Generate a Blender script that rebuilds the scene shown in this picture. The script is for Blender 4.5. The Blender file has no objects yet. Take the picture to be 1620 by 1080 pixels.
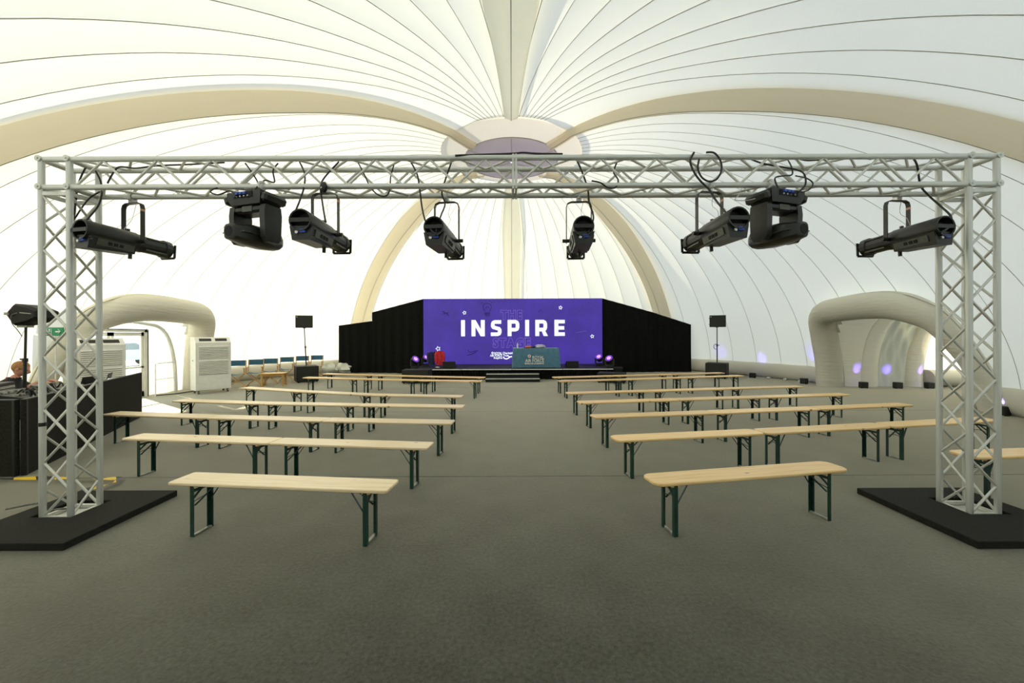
import bpy, math, random
from mathutils import Vector, Matrix
random.seed(7)
PI = math.pi
sc = bpy.context.scene
C = sc.collection

# ------------------------------------------------------------------ camera, sky, sun, exposure
cam_d = bpy.data.cameras.new('camera'); cam = bpy.data.objects.new('camera', cam_d); C.objects.link(cam)
cam.location = (0, 0, 1.75); cam.rotation_euler = (PI/2, 0.0035, 0)
cam_d.sensor_width = 36; cam_d.lens = 14.0; cam_d.shift_y = -11/1620; cam_d.clip_start = 0.05; cam_d.clip_end = 300
sc.camera = cam
w = bpy.data.worlds.new('sky'); sc.world = w; w.use_nodes = True
bg = w.node_tree.nodes['Background']; bg.inputs[0].default_value = (0.89, 0.97, 1.03, 1); bg.inputs[1].default_value = 4.15
sd = bpy.data.lights.new('sun', 'SUN'); sun = bpy.data.objects.new('sun', sd); C.objects.link(sun)
sd.energy = 25.0; sd.angle = 0.02; sd.color = (1, 0.87, 0.62)
sun.rotation_euler = Vector((0.75, -0.52, -0.43)).to_track_quat('-Z', 'Y').to_euler()
sun.location = (-20, 20, 20)
sc.view_settings.view_transform = 'Standard'; sc.view_settings.look = 'None'
sc.view_settings.exposure = 0.0; sc.view_settings.gamma = 1.0
try: sc.view_settings.use_curve_mapping = False
except Exception: pass

# ------------------------------------------------------------------ materials
MATS = {}
def mat(name, col, rough=0.6, metal=0.0, var=0.12, scale=8.0, bump=0.0, bscale=60.0, emit=None, estr=0.0, sheen=0.0, spec=0.5, stretch=None):
    m = bpy.data.materials.new(name); m.use_nodes = True; nt = m.node_tree; N = nt.nodes; L = nt.links
    b = N['Principled BSDF']; b.inputs['Roughness'].default_value = rough; b.inputs['Metallic'].default_value = metal
    b.inputs['Specular IOR Level'].default_value = spec
    if sheen:
        b.inputs['Sheen Weight'].default_value = sheen; b.inputs['Sheen Roughness'].default_value = 0.4
    tc = N.new('ShaderNodeTexCoord'); src = tc.outputs['Object']
    if stretch:
        mp = N.new('ShaderNodeMapping'); mp.inputs['Scale'].default_value = stretch; L.new(src, mp.inputs[0]); src = mp.outputs[0]
    no = N.new('ShaderNodeTexNoise'); no.inputs['Scale'].default_value = scale; no.inputs['Detail'].default_value = 5
    L.new(src, no.inputs['Vector'])
    cr = N.new('ShaderNodeValToRGB'); e = cr.color_ramp.elements
    e[0].position = 0.3; e[1].position = 0.7
    e[0].color = (*[c*(1-var) for c in col], 1); e[1].color = (*[min(1, c*(1+var)) for c in col], 1)
    L.new(no.outputs[0], cr.inputs[0]); L.new(cr.outputs[0], b.inputs['Base Color'])
    if bump:
        n2 = N.new('ShaderNodeTexNoise'); n2.inputs['Scale'].default_value = bscale; n2.inputs['Detail'].default_value = 3
        L.new(src, n2.inputs['Vector']); bp = N.new('ShaderNodeBump'); bp.inputs['Strength'].default_value = bump
        bp.inputs['Distance'].default_value = 0.01
        L.new(n2.outputs[0], bp.inputs['Height']); L.new(bp.outputs[0], b.inputs['Normal'])
    if emit:
        b.inputs['Emission Color'].default_value = (*emit, 1); b.inputs['Emission Strength'].default_value = estr
    MATS[name] = m
    return m
def fabric(name, dcol, tcol, bscale=3.0, bump=0.15, stretch=(1, 1, 1), fac=0.5):
    m = bpy.data.materials.new(name); m.use_nodes = True; nt = m.node_tree; N = nt.nodes; L = nt.links
    for n in list(N): N.remove(n)
    out = N.new('ShaderNodeOutputMaterial'); mix = N.new('ShaderNodeMixShader'); mix.inputs[0].default_value = fac
    d = N.new('ShaderNodeBsdfDiffuse'); t = N.new('ShaderNodeBsdfTranslucent')
    tc = N.new('ShaderNodeTexCoord'); mp = N.new('ShaderNodeMapping'); mp.inputs['Scale'].default_value = stretch
    no = N.new('ShaderNodeTexNoise'); no.inputs['Scale'].default_value = bscale; no.inputs['Detail'].default_value = 4
    bp = N.new('ShaderNodeBump'); bp.inputs['Strength'].default_value = bump; bp.inputs['Distance'].default_value = 0.04
    cr = N.new('ShaderNodeValToRGB'); cr.color_ramp.elements[0].color = (*[c*0.95 for c in tcol], 1); cr.color_ramp.elements[1].color = (*tcol, 1)
    L.new(tc.outputs['Object'], mp.inputs[0]); L.new(mp.outputs[0], no.inputs['Vector'])
    L.new(no.outputs[0], bp.inputs['Height']); L.new(no.outputs[0], cr.inputs[0])
    d.inputs['Color'].default_value = (*dcol, 1)
    L.new(cr.outputs[0], t.inputs['Color'])
    L.new(bp.outputs[0], d.inputs['Normal']); L.new(bp.outputs[0], t.inputs['Normal'])
    L.new(d.outputs[0], mix.inputs[1]); L.new(t.outputs[0], mix.inputs[2]); L.new(mix.outputs[0], out.inputs[0])
    MATS[name] = m
    return m
def glassmat(name):
    m = bpy.data.materials.new(name); m.use_nodes = True; nt = m.node_tree; N = nt.nodes; L = nt.links
    for n in list(N): N.remove(n)
    out = N.new('ShaderNodeOutputMaterial'); mix = N.new('ShaderNodeMixShader'); fr = N.new('ShaderNodeFresnel'); fr.inputs[0].default_value = 1.3
    t = N.new('ShaderNodeBsdfTransparent'); t.inputs[0].default_value = (0.93, 0.97, 0.97, 1)
    g = N.new('ShaderNodeBsdfGlossy'); g.inputs['Roughness'].default_value = 0.02
    L.new(fr.outputs[0], mix.inputs[0]); L.new(t.outputs[0], mix.inputs[1]); L.new(g.outputs[0], mix.inputs[2]); L.new(mix.outputs[0], out.inputs[0])
    MATS[name] = m
def stripemat(name):
    m = bpy.data.materials.new(name); m.use_nodes = True; nt = m.node_tree; N = nt.nodes; L = nt.links
    b = N['Principled BSDF']; b.inputs['Roughness'].default_value = 0.45
    tc = N.new('ShaderNodeTexCoord'); wv = N.new('ShaderNodeTexWave'); wv.bands_direction = 'DIAGONAL'; wv.inputs['Scale'].default_value = 1.3
    cr = N.new('ShaderNodeValToRGB'); cr.color_ramp.interpolation = 'CONSTANT'
    cr.color_ramp.elements[0].color = (0.02, 0.02, 0.02, 1); cr.color_ramp.elements[1].color = (0.75, 0.5, 0.03, 1); cr.color_ramp.elements[1].position = 0.4
    L.new(tc.outputs['Object'], wv.inputs['Vector']); L.new(wv.outputs[0], cr.inputs[0]); L.new(cr.outputs[0], b.inputs['Base Color'])
    MATS[name] = m
def woodmat(name, c1, c2, seedscale=1.0):
    m = bpy.data.materials.new(name); m.use_nodes = True; nt = m.node_tree; N = nt.nodes; L = nt.links
    b = N['Principled BSDF']; b.inputs['Roughness'].default_value = 0.34
    tc = N.new('ShaderNodeTexCoord'); oi = N.new('ShaderNodeObjectInfo')
    ad = N.new('ShaderNodeVectorMath'); ad.operation = 'ADD'
    cb = N.new('ShaderNodeCombineXYZ'); mu = N.new('ShaderNodeMath'); mu.operation = 'MULTIPLY'; mu.inputs[1].default_value = 37.0
    L.new(oi.outputs['Random'], mu.inputs[0]); L.new(mu.outputs[0], cb.inputs[0]); L.new(mu.outputs[0], cb.inputs[1])
    L.new(tc.outputs['Object'], ad.inputs[0]); L.new(cb.outputs[0], ad.inputs[1])
    mp = N.new('ShaderNodeMapping'); mp.inputs['Scale'].default_value = (1.2, 22, 22); L.new(ad.outputs[0], mp.inputs[0])
    no = N.new('ShaderNodeTexNoise'); no.inputs['Scale'].default_value = 1.6; no.inputs['Detail'].default_value = 6; L.new(mp.outputs[0], no.inputs['Vector'])
    cr = N.new('ShaderNodeValToRGB'); cr.color_ramp.elements[0].position = 0.25; cr.color_ramp.elements[1].position = 0.7
    cr.color_ramp.elements[0].color = (*c1, 1); cr.color_ramp.elements[1].color = (*c2, 1); L.new(no.outputs[0], cr.inputs[0])
    # knots
    mp2 = N.new('ShaderNodeMapping'); mp2.inputs['Scale'].default_value = (3.0, 8.0, 1.0); L.new(ad.outputs[0], mp2.inputs[0])
    vo = N.new('ShaderNodeTexVoronoi'); vo.inputs['Scale'].default_value = 1.0; L.new(mp2.outputs[0], vo.inputs['Vector'])
    c2r = N.new('ShaderNodeValToRGB'); c2r.color_ramp.elements[0].position = 0.045; c2r.color_ramp.elements[1].position = 0.1
    c2r.color_ramp.elements[0].color = (0.35, 0.27, 0.2, 1); c2r.color_ramp.elements[1].color = (1, 1, 1, 1); L.new(vo.outputs['Distance'], c2r.inputs[0])
    # per-plank tone
    hv = N.new('ShaderNodeHueSaturation'); mr = N.new('ShaderNodeMapRange'); mr.inputs['To Min'].default_value = 0.86; mr.inputs['To Max'].default_value = 1.1
    L.new(oi.outputs['Random'], mr.inputs['Value']); L.new(mr.outputs[0], hv.inputs['Value'])
    mx = N.new('ShaderNodeMix'); mx.data_type = 'RGBA'; mx.blend_type = 'MULTIPLY'; mx.inputs[0].default_value = 1.0
    L.new(cr.outputs[0], mx.inputs[6]); L.new(c2r.outputs[0], mx.inputs[7]); L.new(mx.outputs[2], hv.inputs['Color']); L.new(hv.outputs[0], b.inputs['Base Color'])
    MATS[name] = m
def carpetmat(name):
    m = bpy.data.materials.new(name); m.use_nodes = True; nt = m.node_tree; N = nt.nodes; L = nt.links
    b = N['Principled BSDF']; b.inputs['Roughness'].default_value = 0.7; b.inputs['Specular IOR Level'].default_value = 0.4; b.inputs['Specular Tint'].default_value = (1.0, 0.94, 0.78, 1)
    b.inputs['Sheen Weight'].default_value = 0.8; b.inputs['Sheen Roughness'].default_value = 0.4; b.inputs['Sheen Tint'].default_value = (1.0, 0.95, 0.74, 1)
    tc = N.new('ShaderNodeTexCoord')
    n1 = N.new('ShaderNodeTexNoise'); n1.inputs['Scale'].default_value = 38; n1.inputs['Detail'].default_value = 6; n1.inputs['Roughness'].default_value = 0.8
    n2 = N.new('ShaderNodeTexNoise'); n2.inputs['Scale'].default_value = 2.2; n2.inputs['Detail'].default_value = 6
    L.new(tc.outputs['Object'], n1.inputs['Vector']); L.new(tc.outputs['Object'], n2.inputs['Vector'])
    ma = N.new('ShaderNodeMath'); ma.operation = 'MULTIPLY_ADD'; ma.inputs[1].default_value = 0.75
    mb = N.new('ShaderNodeMath'); mb.operation = 'MULTIPLY'; mb.inputs[1].default_value = 0.25
    L.new(n2.outputs[0], mb.inputs[0]); L.new(n1.outputs[0], ma.inputs[0]); L.new(mb.outputs[0], ma.inputs[2])
    cr = N.new('ShaderNodeValToRGB'); cr.color_ramp.elements[0].position = 0.38; cr.color_ramp.elements[1].position = 0.62
    cr.color_ramp.elements[0].color = (0.008, 0.0084, 0.0068, 1); cr.color_ramp.elements[1].color = (0.078, 0.081, 0.064, 1)
    L.new(ma.outputs[0], cr.inputs[0]); L.new(cr.outputs[0], b.inputs['Base Color'])
    bp = N.new('ShaderNodeBump'); bp.inputs['Strength'].default_value = 0.5; bp.inputs['Distance'].default_value = 0.004
    L.new(n1.outputs[0], bp.inputs['Height']); L.new(bp.outputs[0], b.inputs['Normal'])
    MATS[name] = m

fabric('white_fabric', (0.80, 0.81, 0.78), (0.95, 0.98, 0.93), fac=0.125)
fabric('beige_fabric', (0.76, 0.70, 0.58), (0.92, 0.84, 0.66), fac=0.42)
fabric('base_fabric', (0.66, 0.63, 0.53), (0.55, 0.52, 0.40), fac=0.06, bscale=2.0, bump=0.3)
fabric('tunnel_fabric', (0.72, 0.69, 0.57), (0.70, 0.66, 0.50), fac=0.07, bscale=2.2, bump=0.5, stretch=(1, 1, 7))
fabric('loose_fabric', (0.62, 0.63, 0.55), (0.45, 0.46, 0.36), fac=0.06, bscale=2.5, bump=0.3)
fabric('cream_fabric', (0.78, 0.76, 0.68), (0.95, 0.93, 0.84), fac=0.72)
fabric('bright_fabric', (0.8, 0.8, 0.76), (0.96, 0.96, 0.9), fac=0.22)
fabric('hub_fabric', (0.44, 0.40, 0.48), (0.5, 0.46, 0.5), fac=0.06)
fabric('seam_thread', (0.52, 0.51, 0.44), (0.7, 0.68, 0.55), fac=0.2)
fabric('beige_cap', (0.80, 0.785, 0.73), (0.92, 0.9, 0.82), fac=0.085)
carpetmat('carpet'); glassmat('glass'); stripemat('hazard_stripe')
woodmat('pine', (0.78, 0.49, 0.17), (0.95, 0.69, 0.34))
woodmat('pine_pale', (0.70, 0.53, 0.29), (0.86, 0.70, 0.46))
woodmat('teak', (0.50, 0.27, 0.07), (0.68, 0.42, 0.14))
mat('subfloor', (0.02, 0.02, 0.018)); mat('ground', (0.38, 0.38, 0.36), 0.9, scale=2)
mat('aluminium', (0.64, 0.65, 0.60), 0.42, 0.55, var=0.14, scale=14, bump=0.05, bscale=90)
mat('brace_alu', (0.68, 0.68, 0.62), 0.45, 0.5, var=0.1, scale=12)
mat('steel', (0.55, 0.55, 0.52), 0.35, 0.9, scale=20)
mat('black_metal', (0.017, 0.018, 0.015), 0.42, 0.2, var=0.25, scale=25, bump=0.05, bscale=200)
mat('lamp_black', (0.015, 0.016, 0.012), 0.38, 0.1, var=0.25, scale=18, bump=0.06, bscale=160)
mat('lamp_grey', (0.075, 0.08, 0.062), 0.4, 0.3, var=0.2, scale=16)
mat('dark_hole', (0.004, 0.004, 0.004), 0.8)
mat('black_rubber', (0.014, 0.0135, 0.010), 0.85, var=0.3, scale=30, bump=0.3, bscale=250, spec=0.25)
mat('cable_black', (0.010, 0.010, 0.009), 0.5)
mat('green_paint', (0.008, 0.045, 0.032), 0.38, 0.1, var=0.25, scale=12)
mat('worn_steel', (0.32, 0.33, 0.28), 0.45, 0.5, var=0.4, scale=16)
mat('blue_plug', (0.02, 0.07, 0.42), 0.4)
mat('white_plastic', (0.80, 0.80, 0.75), 0.45)
mat('offwhite_metal', (0.84, 0.83, 0.75), 0.4, var=0.04)
mat('pale_trim', (0.88, 0.88, 0.80), 0.5, var=0.08)
mat('vent_dark', (0.03, 0.028, 0.02), 0.7)
mat('black_cloth', (0.0075, 0.0075, 0.0065), 0.95, var=0.3, scale=14, bump=0.2, bscale=120, spec=0.1)
mat('black_wood', (0.013, 0.013, 0.012), 0.6, var=0.3, scale=20, spec=0.3)
mat('charcoal_carpet', (0.024, 0.023, 0.018), 0.95, var=0.35, scale=40, bump=0.3, bscale=200, spec=0.1)
mat('grille', (0.022, 0.023, 0.018), 0.5, 0.3, var=0.4, scale=120)
mat('teal_canvas', (0.03, 0.12, 0.20), 0.85, var=0.15, scale=10)
mat('table_cloth', (0.085, 0.21, 0.30), 0.8, var=0.12, scale=6, sheen=0.2)
mat('red_cloth', (0.55, 0.02, 0.03), 0.85, var=0.25, scale=12)
mat('navy_cloth', (0.015, 0.02, 0.06), 0.85, var=0.25, scale=12)
mat('orange_item', (0.7, 0.15, 0.02), 0.5); mat('peach_tape', (0.62, 0.33, 0.20), 0.6); mat('lilac_paper', (0.55, 0.52, 0.62), 0.6); mat('clear_blue', (0.3, 0.4, 0.6), 0.3)
mat('sign_green', (0.0, 0.24, 0.10), 0.4, var=0.03); mat('sign_white', (0.85, 0.9, 0.85), 0.5, var=0.02)
mat('letter_cloth', (0.85, 0.83, 0.76), 0.7, var=0.03); mat('roundel_red', (0.5, 0.04, 0.05), 0.6)
mat('skin', (0.62, 0.30, 0.20), 0.55, var=0.08); mat('hair_ginger', (0.42, 0.20, 0.07), 0.7, var=0.35, scale=60, bump=0.5, bscale=90)
mat('shirt_dark', (0.02, 0.02, 0.022), 0.85)
mat('gear_grey', (0.16, 0.16, 0.13), 0.5, var=0.3, scale=40); mat('gear_dark', (0.02, 0.02, 0.018), 0.5, var=0.3, scale=40)
mat('gear_light', (0.42, 0.42, 0.35), 0.5, var=0.2, scale=30)
mat('car_paint', (0.30, 0.36, 0.40), 0.3, 0.3); mat('car_glass', (0.08, 0.12, 0.15), 0.1); mat('tyre', (0.02, 0.02, 0.02), 0.8)
mat('screen_purple', (0.030, 0.028, 0.026), 0.6, spec=0.3, emit=(0.070, 0.036, 0.37), estr=1.0)
mat('screen_white', (0.3, 0.3, 0.3), 0.5, emit=(0.84, 0.90, 0.93), estr=1.0)
mat('screen_outline', (0.05, 0.05, 0.1), 0.5, emit=(0.17, 0.105, 0.50), estr=1.0)
mat('screen_dark', (0.01, 0.01, 0.02), 0.5, emit=(0.018, 0.009, 0.09), estr=1.0)
mat('screen_deep', (0.02, 0.012, 0.05), 0.5, emit=(0.055, 0.027, 0.31), estr=1.0)
mat('purple_lens', (0.2, 0.1, 0.4), 0.3, emit=(0.55, 0.22, 1.0), estr=2.2)
mat('purple_lens_rim', (0.04, 0.01, 0.1), 0.3, emit=(0.13, 0.02, 0.55), estr=0.8)
mat('uplight_lens', (0.1, 0.1, 0.4), 0.3, emit=(0.25, 0.2, 1.0), estr=3.0)
# LED wall: slight pixel-level tone variation of the displayed picture
nt = MATS['screen_purple'].node_tree; b = nt.nodes['Principled BSDF']
no = nt.nodes.new('ShaderNodeTexNoise'); no.inputs['Scale'].default_value = 0.9; no.inputs['Detail'].default_value = 8; no.inputs['Roughness'].default_value = 0.7
tc = nt.nodes.new('ShaderNodeTexCoord'); nt.links.new(tc.outputs['Object'], no.inputs['Vector'])
cr = nt.nodes.new('ShaderNodeValToRGB'); cr.color_ramp.elements[0].position = 0.3; cr.color_ramp.elements[1].position = 0.72
cr.color_ramp.elements[0].color = (0.038, 0.018, 0.225, 1); cr.color_ramp.elements[1].color = (0.062, 0.030, 0.40, 1)
nt.links.new(no.outputs[0], cr.inputs[0]); nt.links.new(cr.outputs[0], b.inputs['Emission Color'])

# ------------------------------------------------------------------ mesh helpers
def frame_from(d):
    d = Vector(d).normalized(); u = Vector((0, 0, 1)) if abs(d.z) < 0.9 else Vector((1, 0, 0))
    a = d.cross(u).normalized(); return a, a.cross(d).normalized()
class MB:
    def __init__(s): s.v = []; s.f = []
    def add(s, vs, fs):
        o = len(s.v); s.v += [tuple(p) for p in vs]; s.f += [tuple(i+o for i in f) for f in fs]; return s
    def box(s, c, d, m=None):
        x, y, z = [k/2 for k in d]; c = Vector(c)
        vs = [Vector((a*x, b_*y, e*z)) for a in (-1, 1) for b_ in (-1, 1) for e in (-1, 1)]
        if m is not None: vs = [m @ p for p in vs]
        return s.add([p+c for p in vs], [(0, 1, 3, 2), (4, 6, 7, 5), (0, 4, 5, 1), (2, 3, 7, 6), (0, 2, 6, 4), (1, 5, 7, 3)])
    def bevbox(s, c, d, b=0.01, m=None):
        x, y, z = [k/2 for k in d]; prof = [(-x+b, -y), (x-b, -y), (x, -y+b), (x, y-b), (x-b, y), (-x+b, y), (-x, y-b), (-x, -y+b)]
        sx = (x-b)/x; sy = (y-b)/y
        rings = [[(p[0]*sx, p[1]*sy, -z) for p in prof], [(p[0], p[1], -z+b) for p in prof], [(p[0], p[1], z-b) for p in prof], [(p[0]*sx, p[1]*sy, z) for p in prof]]
        vs = [Vector(p) for r in rings for p in r]; n = 8; fs = [tuple(reversed(range(n))), tuple(range(3*n, 4*n))]
        for k in range(3):
            for i in range(n): fs.append((k*n+i, k*n+(i+1) % n, (k+1)*n+(i+1) % n, (k+1)*n+i))
        if m is not None: vs = [m @ p for p in vs]
        return s.add([p+Vector(c) for p in vs], fs)
    def cyl(s, a, b_, r, n=10, r2=None, cap=True):
        a = Vector(a); b_ = Vector(b_); r2 = r if r2 is None else r2; u, v = frame_from(b_-a)
        vs = []
        for c, rr in ((a, r), (b_, r2)):
            for i in range(n):
                t = 2*PI*i/n; vs.append(c+u*math.cos(t)*rr+v*math.sin(t)*rr)
        fs = [(i, (i+1) % n, n+(i+1) % n, n+i) for i in range(n)]
        if cap: fs += [tuple(reversed(range(n))), tuple(range(n, 2*n))]
        return s.add(vs, fs)
    def tube(s, pts, r, n=6, closed=False):
        P = [Vector(p) for p in pts]; m = len(P); vs = []; rr = r if hasattr(r, '__len__') else [r]*m
        u = None
        for k in range(m):
            d = (P[(k+1) % m]-P[k-1]) if closed else (P[min(k+1, m-1)]-P[max(k-1, 0)])
            if d.length < 1e-9: d = Vector((0, 0, 1))
            d.normalize()
            if u is None: u, v = frame_from(d)
            else:
                u = u-d*u.dot(d); u = u.normalized() if u.length > 1e-6 else frame_from(d)[0]; v = u.cross(d)
            for i in range(n):
                t = 2*PI*i/n; vs.append(P[k]+u*math.cos(t)*rr[k]+v*math.sin(t)*rr[k])
        fs = []
        for k in range(m if closed else m-1):
            for i in range(n): fs.append((k*n+i, k*n+(i+1) % n, ((k+1) % m)*n+(i+1) % n, ((k+1) % m)*n+i))
        if not closed: fs += [tuple(reversed(range(n))), tuple(range((m-1)*n, m*n))]
        return s.add(vs, fs)
    def bar(s, a, b_, w_, h_, up=(0, 0, 1)):
        a = Vector(a); b_ = Vector(b_); d = (b_-a).normalized(); u = Vector(up)
        if abs(d.dot(u)) > 0.95: u = Vector((0, 1, 0))
        x = d.cross(u).normalized(); y = x.cross(d).normalized(); vs = []
        for c in (a, b_):
            for i, j in ((-1, -1), (1, -1), (1, 1), (-1, 1)): vs.append(c+x*i*w_/2+y*j*h_/2)
        return s.add(vs, [(0, 3, 2, 1), (4, 5, 6, 7), (0, 1, 5, 4), (1, 2, 6, 5), (2, 3, 7, 6), (3, 0, 4, 7)])
    def prism(s, poly, axis, a, b_):
        # poly in the two remaining axes (x,y / x,z / y,z), extruded from a to b_
        n = len(poly); vs = []
        for e in (a, b_):
            for p, q in poly: vs.append({'z': (p, q, e), 'y': (p, e, q), 'x': (e, p, q)}[axis])
        return s.add(vs, [tuple(reversed(range(n))), tuple(range(n, 2*n))]+[(i, (i+1) % n, n+(i+1) % n, n+i) for i in range(n)])
    def lathe(s, prof, n=16, c=(0, 0, 0), axis='z', cap=False):
        vs = []; c = Vector(c)
        for r, h in prof:
            for i in range(n):
                t = 2*PI*i/n; p, q = r*math.cos(t), r*math.sin(t)
                vs.append(c+Vector({'z': (p, q, h), 'y': (p, h, q), 'x': (h, p, q)}[axis]))
        fs = [(k*n+i, k*n+(i+1) % n, (k+1)*n+(i+1) % n, (k+1)*n+i) for k in range(len(prof)-1) for i in range(n)]
        if cap: fs += [tuple(reversed(range(n))), tuple(range((len(prof)-1)*n, len(prof)*n))]
        return s.add(vs, fs)
    def ball(s, c, r, n=12, m=8):
        r = r if hasattr(r, '__len__') else (r, r, r)
        vs = [Vector((math.sin(PI*j/m)*math.cos(2*PI*i/n)*r[0], math.sin(PI*j/m)*math.sin(2*PI*i/n)*r[1], math.cos(PI*j/m)*r[2]))+Vector(c) for j in range(m+1) for i in range(n)]
        return s.add(vs, [(j*n+i, (j+1)*n+i, (j+1)*n+(i+1) % n, j*n+(i+1) % n) for j in range(m) for i in range(n)])
    def grid(s, fn, nu, nv):
        vs = [fn(i/nu, j/nv) for j in range(nv+1) for i in range(nu+1)]
        return s.add(vs, [(j*(nu+1)+i, j*(nu+1)+i+1, (j+1)*(nu+1)+i+1, (j+1)*(nu+1)+i) for j in range(nv) for i in range(nu)])
    def mesh(s, name, material, smooth=35):
        me = bpy.data.meshes.new(name); me.from_pydata(s.v, [], s.f); me.update()
        if material: me.materials.append(MATS[material])
        if smooth:
            me.shade_smooth(); me.set_sharp_from_angle(angle=math.radians(smooth))
        return me
    def build(s, name, material, parent=None, smooth=35):
        o = bpy.data.objects.new(name, s.mesh(name, material, smooth)); C.objects.link(o)
        if parent: o.parent = parent
        return o
def tag(o, label=None, cat=None, group=None, kind=None):
    if label: o['label'] = label
    if cat: o['category'] = cat
    if group: o['group'] = group
    if kind: o['kind'] = kind
    return o
def empty(name, loc=(0, 0, 0), rz=0.0, label=None, cat=None, group=None, kind=None):
    o = bpy.data.objects.new(name, None); C.objects.link(o); o.location = loc; o.rotation_euler = (0, 0, rz); o.empty_display_size = 0.1
    return tag(o, label, cat, group, kind)
def inst(o, parent, loc=(0, 0, 0), rot=(0, 0, 0), scale=(1, 1, 1)):
    c = o.copy(); C.objects.link(c); c.parent = parent; c.location = loc; c.rotation_euler = rot; c.scale = scale; return c
KIDS = {}
def copy_tree(o, parent=None):
    c = o.copy(); C.objects.link(c); c.parent = parent
    for ch in list(o.children): copy_tree(ch, c)
    return c
def spline(pts, n=6):
    P = [Vector(p) for p in pts]; out = []
    for k in range(len(P)-1):
        p0 = P[max(k-1, 0)]; p1 = P[k]; p2 = P[k+1]; p3 = P[min(k+2, len(P)-1)]
        for i in range(n):
            t = i/n
            out.append(0.5*((2*p1)+(p2-p0)*t+(2*p0-5*p1+4*p2-p3)*t*t+(3*p1-p0-3*p2+p3)*t**3))
    out.append(P[-1]); return out
def text_mesh(name, body, size, material, parent, loc, rot, align='LEFT', offset=0.0, extrude=0.002, spacing=1.0, outline=0.0, shear=0.0, fitw=None):
    cu = bpy.data.curves.new(name, 'FONT'); cu.body = body; cu.size = size; cu.align_x = align; cu.offset = offset; cu.space_character = spacing; cu.shear = shear
    cu.resolution_u = 3
    if outline: cu.fill_mode = 'NONE'; cu.bevel_depth = outline; cu.bevel_resolution = 0
    else: cu.extrude = extrude
    t = bpy.data.objects.new(name, cu); C.objects.link(t); bpy.context.view_layer.update()
    me = bpy.data.meshes.new_from_object(t.evaluated_get(bpy.context.evaluated_depsgraph_get())); bpy.data.objects.remove(t)
    me.name = name; me.materials.clear(); me.materials.append(MATS[material])
    if fitw:
        xs = [v.co.x for v in me.vertices]; k = fitw/(max(xs)-min(xs)); x0 = min(xs)
        for v in me.vertices: v.co.x = (v.co.x-x0)*k
    o = bpy.data.objects.new(name, me); C.objects.link(o); o.parent = parent; o.location = loc; o.rotation_euler = rot
    return o
FPX = 630.0
def P(px, py, Y):
    """picture measurement at distance Y -> point of the room"""
    y = py+0.0035*(px-810); x = px-(y-529)*0.0035
    return Vector(((x-810)/FPX*Y, Y, 1.75-(y-529)/FPX*Y))

# ------------------------------------------------------------------ floor and outside ground
g = MB().box((0, 10, -0.16), (160, 160, 0.2)).build('ground', 'ground'); tag(g, kind='structure')
fl = MB().box((2.5, 10.2, -0.03), (30, 28, 0.04)).build('floor', 'subfloor'); tag(fl, kind='structure')
ys = [-3.8, 0.78, 4.92, 9.06, 13.2, 17.35, 24.2]
for a, b_ in zip(ys, ys[1:]):
    m = MB(); m.box((2.5, (a+b_)/2, -0.005), (30, b_-a-0.010, 0.01)); m.build('carpet_strip', 'carpet', fl)

# ------------------------------------------------------------------ inflatable dome
DC = 12.0; AX = 11.0; HD = 7.5
def footR(phi):
    b_ = 11.0 if math.cos(phi) > 0 else 14.0
    return 1/math.sqrt((math.sin(phi)/AX)**2+(math.cos(phi)/b_)**2)
RT = 2.1
def dome(phi, t, inset=0.0):
    """t 0 at the ground .. 1 at the crown ring"""
    R = footR(phi); th1 = math.acos(RT/R); th = th1*t
    r = R*math.cos(th); h = HD*math.sin(th)
    nr = math.cos(th)/R; nh = math.sin(th)/HD; l = math.hypot(nr, nh)
    r -= inset*nr/l; h -= inset*nh/l
    q = min(1.0, max(0.0, (5.0-r)/2.9)); h -= 0.24*q*q
    return Vector((r*math.sin(phi), DC+r*math.cos(phi), max(h, 0.0) if t == 0 else h))
def in_mouth(p):
    return abs(p.x) > 8.6 and 9.15+max(0, p.z-0.9)*0.5 < p.y < 13.05-max(0, p.z-1.5)*0.5 and p.z < 2.35
ceil_ = empty('ceiling', (0, 0, 0), kind='structure', label='white inflatable dome with beige ribs and a round crown')
RIBS = [0, 45, 131, 180, 229, 315]
COUNTS = [9, 16, 10, 10, 16, 9]
NT = 40
def tmap(j): # finer near the ground
    return (j/NT)**1.0
seam_phis = []
def sector_phi(s, k, n, a0, a1, t):
    """azimuth of seam k at height t; panels beside the front ribs keep their width up to the crown"""
    R = footR(math.radians((a0+a1)/2)); r_ = R*math.cos(math.acos(RT/R)*t); u = (a1-a0)/n
    f = 0.0
    if s in (2, 3): f = max(0.0, math.degrees(0.95/r_)-u)
    wide = u+min(f, (a1-a0)*0.6); rest = (a1-a0-wide)/(n-1)
    if s == 3: return math.radians(a1 if k == n else a0+rest*k)
    return math.radians(a0 if k == 0 else a0+wide+rest*(k-1))
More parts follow.
